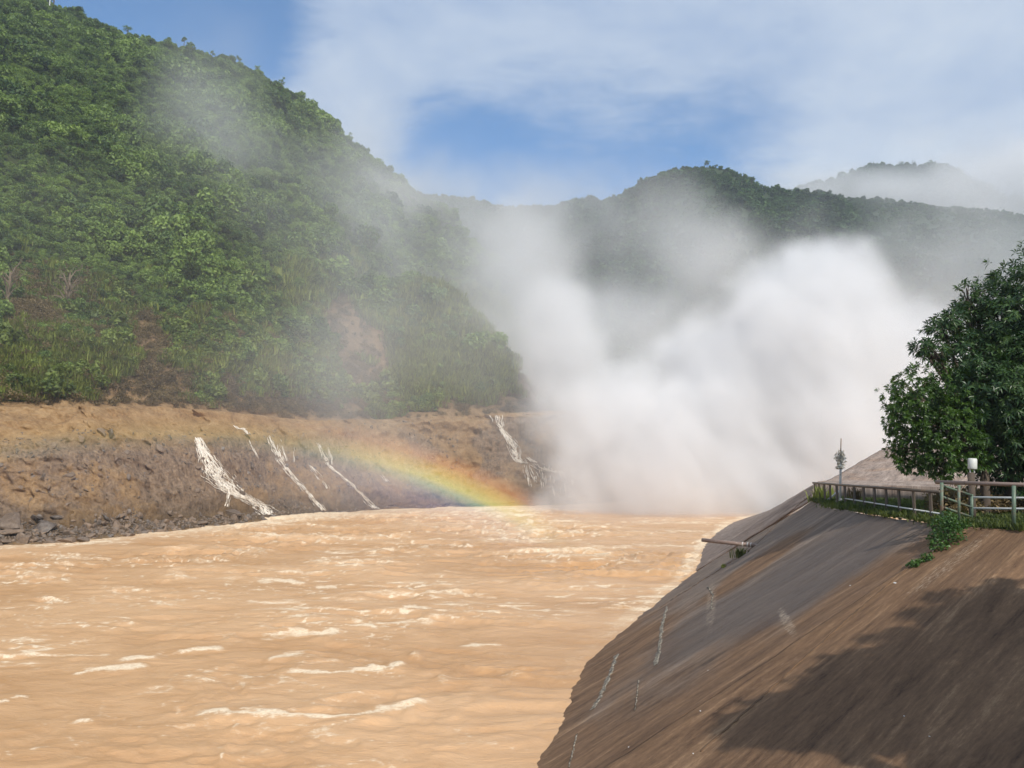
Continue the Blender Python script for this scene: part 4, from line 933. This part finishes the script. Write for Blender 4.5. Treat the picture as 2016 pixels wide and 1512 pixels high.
for x in (1910, 1918): MB().tube([Vector(pix(x, 932, 24.2)), Vector(pix(x, 923, 24.2))], .022, 6).build('bracket', M_WPIPE, wl)
for k, (x, y, w_) in enumerate([(1762, 1148, 6), (1674, 1153, 4), (1379, 1400, 4), (1238, 1471, 4), (1365, 1484, 4), (1394, 1320, 3), (1808, 1020, 4), (1780, 1410, 3), (1830, 1450, 3)]):
    q = onslab(x, y)
    if q:
        n_ = q[1] if q[1].z > 0 else -q[1]; s_ = w_ / F * q[0].y; MB().box((0, 0, 0), (s_, s_ * .45, s_ * .12), 0).build('litter_scrap', M_LITTER, label='tiny white scrap of litter on the bare concrete slope', category='litter', group='litter scraps on the concrete slope')
        o = COL.objects[-1]; o.location = q[0] + n_ * (s_ * .06 + .004); o.rotation_euler = n_.to_track_quat('Z', 'Y').to_euler()
def tuft(px, py, hp, n, mat, label, slab_=True, spread=.35, name='grass_tuft', wd=.03, Y=None):
    q = onslab(px, py) if Y is None else (Vector(pix(px, py, Y)), None)
    b = q[0]; H = hp / F * b.y; V, Fc = grassproto(rs, n, wd / H, 1.0, spread); o = link(name, rawmesh(name, V * H, Fc), mat, label=label, category='plant'); o.location = b; return o
tuft(1455, 1098, 22, 60, M_GRASS, 'dry yellow grass tuft growing in the joint below the rusty pipe')
tuft(1622, 990, 34, 80, M_GRASS, 'yellow green grass tuft at the left end of the brown railing', Y=38.5)
tuft(1684, 985, 28, 60, M_DRYL, 'dry brown weed behind the brown railing near the white pole', Y=35)
tuft(1425, 1118, 8, 30, M_GRASS, 'very small grass tuft low on the slab joint')
# leafy shrubs in the slab joint
def shrub(blobs, n, size, label, name='shrub'):
    C = []; R = []
    q0 = onslab(blobs[0][0], blobs[0][1]); b0 = q0[0]
    for px, py, rp in blobs:
        q = onslab(px, py); base = q[0] if q else Vector(pix(px, py, 21.5)); r = rp / F * base.y; C.append(tuple(base - b0 + Vector((0, -.1, .25 * r)))); R.append(r)
    V, Fc = leafcloud('l', C, R, n, size, rs, .6, aspect=.7); e = empty(name, tuple(b0), label=label, category='shrub')
    link('foliage', rawmesh('foliage', V, Fc), M_VINE, e)
    mb = MB()
    for c in C: mb.tube([Vector(b0), Vector(b0) + Vector(c) * .5 + Vector((0, 0, .1)), Vector(b0) + Vector(c)], [.03, .02, .008], 5)
    mb.build('stem', M_BARK, e)
shrub([(1868, 1062, 30), (1850, 1040, 24), (1882, 1045, 26), (1845, 1078, 20), (1822, 1100, 13), (1895, 1042, 16), (1862, 1030, 22), (1838, 1062, 16)], 3000, .035, 'leafy green shrub growing in the slab joint below the railing corner')
shrub([(1798, 1112, 11), (1786, 1114, 7), (1808, 1106, 8)], 420, .03, 'small green weed lower down the same slab joint')
C_SG = protoset('short_grass', [grassproto(rs, 26, .012, .16, .16) for _ in range(5)], M_SHORT)
n = 9000; w = np.ones(GP.shape[:2]); w[:, 30:] = 0; gx, gy = topix(GP); w = w * (gx > 1560) * (gx < 2150) * (GP[..., 1] > 15) * (.25 + sstep(.4, .6, fbm(GP[..., 0] / 2.5, GP[..., 1] / 2.5, 0, 3, 341)))
p, i, j = sample(GP, w, n, rs); s = rs.uniform(.6, 1.5, n)
scatter('platform_grass', p, rots(n, rs), np.stack([s, s, s], 1), rs.integers(0, 5, n), C_SG, kind='stuff')
n = 700; w2 = np.ones(GP.shape[:2]) * (gx > 1850) * (gx < 2200) * (GP[..., 1] > 26) * (GP[..., 1] < 42); p, i, j = sample(GP, w2, n, rs); s = rs.uniform(.3, .7, n)
scatter('brown_brush', p, rots(n, rs), np.stack([s, s, s], 1), rs.integers(0, 4, n), C_DRY, kind='stuff')

# ------------------------------------------------------------------ the trees on the platform
def whorls(blobs, n, leaf, w, rs, up=.35, per=11, droop=.35):
    """twig ends carrying whorls of long leaves, on the shells of lumpy blobs"""
    C = np.array([b[:3] for b in blobs], float); R = np.array([b[3] for b in blobs], float)
    k = rs.choice(len(C), n, p=R ** 2 / (R ** 2).sum()); d = rs.normal(size=(n, 3)); d[:, 2] = d[:, 2] * .9 + .1; d /= np.linalg.norm(d, axis=1)[:, None]
    lump = .45 + 1.1 * fbm(d[:, 0] * 2.6 + k, d[:, 1] * 2.6, d[:, 2] * 2.6, 3, 7)
    c = C[k] + d * (R[k] * lump * rs.uniform(.6, 1.06, n) ** .6)[:, None]
    ax = d + rs.normal(size=(n, 3)) * .35 + np.array([0, 0, up]); ax /= np.linalg.norm(ax, axis=1)[:, None]
    u = np.cross(ax, rs.normal(size=(n, 3))); u /= np.linalg.norm(u, axis=1)[:, None]; v = np.cross(ax, u)
    Vs = []
    for j in range(per):
        a = j * 2.4 + rs.uniform(-.3, .3, n); t = j / per
        o = (u * np.cos(a)[:, None] + v * np.sin(a)[:, None]); L = (leaf * rs.uniform(.65, 1.2, n))[:, None]
        dr = o * (.95 - .45 * t) + ax * (.15 + .8 * t) + np.array([0, 0, -droop]) * (1 - t); dr /= np.linalg.norm(dr, axis=1)[:, None]
        sd = np.cross(dr, ax + rs.normal(size=(n, 3)) * .15); sd /= np.linalg.norm(sd, axis=1)[:, None] + 1e-9; nn_ = np.cross(sd, dr)
        b = c + ax * (leaf * .35 * t); W_ = L * w
        p1 = b + dr * L * .5; tip = b + dr * L + np.array([0, 0, -1]) * L * .22
        Vs.append(np.stack([b, p1 - sd * W_ + nn_ * W_ * .35, tip, p1 + sd * W_ + nn_ * W_ * .35, p1], 1))
    V = np.concatenate(Vs, 0); m = len(V); base = np.arange(m)[:, None] * 5
    Fc = np.concatenate([base + np.array([0, 1, 4]), base + np.array([1, 2, 4]), base + np.array([0, 4, 3]), base + np.array([4, 2, 3])], 0)
    return V.reshape(-1, 3), Fc, c
def big_tree(name, base, blobs, n, leaf, w, mat, label, trunk_r=.16, group=None, per=11, fork=1.6):
    e = empty(name, base, label=label, category='tree', group=group); b = np.array(base)
    bl = [(*(np.array(q[:3]) - b), q[3]) for q in blobs]
    V, Fc, tw = whorls(bl, n, leaf, w, rs, per=per); link('crown', rawmesh('crown', V, Fc), mat, e)
    mb = MB(); fk = Vector((0.05, 0, fork)); mb.tube([Vector((0, 0, -.4)), Vector((0, 0, .15)), fk * .55, fk], [trunk_r * 1.5, trunk_r * 1.1, trunk_r, trunk_r * .85], 10)
    for q in bl:
        c = Vector(q[:3]); mid = fk.lerp(c, .5) + Vector((0, 0, .12 * (c - fk).length)); mb.tube([fk - Vector((0, 0, .2)), mid, c], [trunk_r * .6, trunk_r * .4, trunk_r * .15], 7)
        for t in tw[np.argsort(((tw - np.array(q[:3])) ** 2).sum(1))[:60:4]]:
            t = Vector(t); mb.tube([mid.lerp(c, .7), (mid.lerp(c, .9) + t) / 2, t], [trunk_r * .13, trunk_r * .07, .008], 4)
    me = rawmesh('trunk', mb.v, mb.f); link('trunk', me, M_BARK, e, True)
    return e
def B(px, py, rp, Y): q = pix(px, py, Y); return (q[0], q[1], q[2], rp / F * Y)
tB = tuple(pix(1942, 1008, 27.5))
big_tree('round_tree', tuple(pix(1942, 1008, 26.5)), [B(1800, 775, 52, 26), B(1835, 850, 78, 26.5), B(1800, 880, 48, 26.5), B(1880, 880, 62, 26), B(1870, 800, 70, 27), B(1780, 820, 38, 26), B(1850, 905, 34, 25.6)], 1750, .15, .20, M_SMALL, 'dense rounded low tree with small bright leaves, leftmost on the platform', .13)
big_tree('mango_tree', tB, [B(1955, 700, 82, 28), B(1895, 700, 48, 27.5), B(1975, 620, 66, 28), B(1925, 605, 30, 28), B(1903, 568, 17, 28), B(1880, 625, 22, 27.8), B(1815, 685, 15, 27), B(1960, 840, 95, 27), B(2010, 760, 110, 27.5), B(1930, 780, 80, 26.5), B(1985, 900, 62, 27), B(1856, 648, 26, 27.5), B(1840, 690, 24, 27)], 2900, .24, .13, M_MANGO, 'tall dark tree with long drooping leaves behind the green railing', .17)
big_tree('mango_tree', tuple(pix(1990, 1010, 27)), [B(2075, 640, 130, 27), B(2040, 560, 75, 27.5), B(2060, 800, 130, 26.5), B(2070, 900, 85, 26.5), B(2140, 720, 150, 27)], 3000, .24, .13, M_MANGO, 'tallest dark leafy tree cut off by the right edge of the picture', .17)
# trees on the platform to the right of the view; their shade falls across the lower slope
def shade_point(px, py, h):
    q = onslab(px, py)[0]; t = (h - q.z) / SUN.z; return q + SUN * t
bl = []
for px, py, h, r in [(1500, 1432, 12.2, .55), (1590, 1415, 12.6, .85), (1690, 1390, 12.0, 1.0), (1760, 1450, 12.8, .8), (1800, 1345, 13.0, 1.2), (1880, 1400, 12.2, 1.1), (1900, 1290, 13.5, 1.25), (1980, 1330, 12.4, 1.4), (1990, 1210, 13.2, 1.0), (2040, 1430, 12.6, 1.5), (2090, 1250, 13.0, 1.6), (1960, 1470, 12.0, .9), (1700, 1320, 13.2, .6), (2140, 1350, 12.5, 1.8)]:
    q = shade_point(px, py, h); bl.append((q.x, q.y, q.z, r))
m_ = np.mean(np.array(bl)[:, :3], 0)
big_tree('shade_tree', (m_[0] + 2.5, m_[1] + .5, PZ), bl, 3600, .30, .2, M_MANGO, 'spreading leafy tree outside the right edge, its shadow lying on the lower slope', .22, fork=2.8)
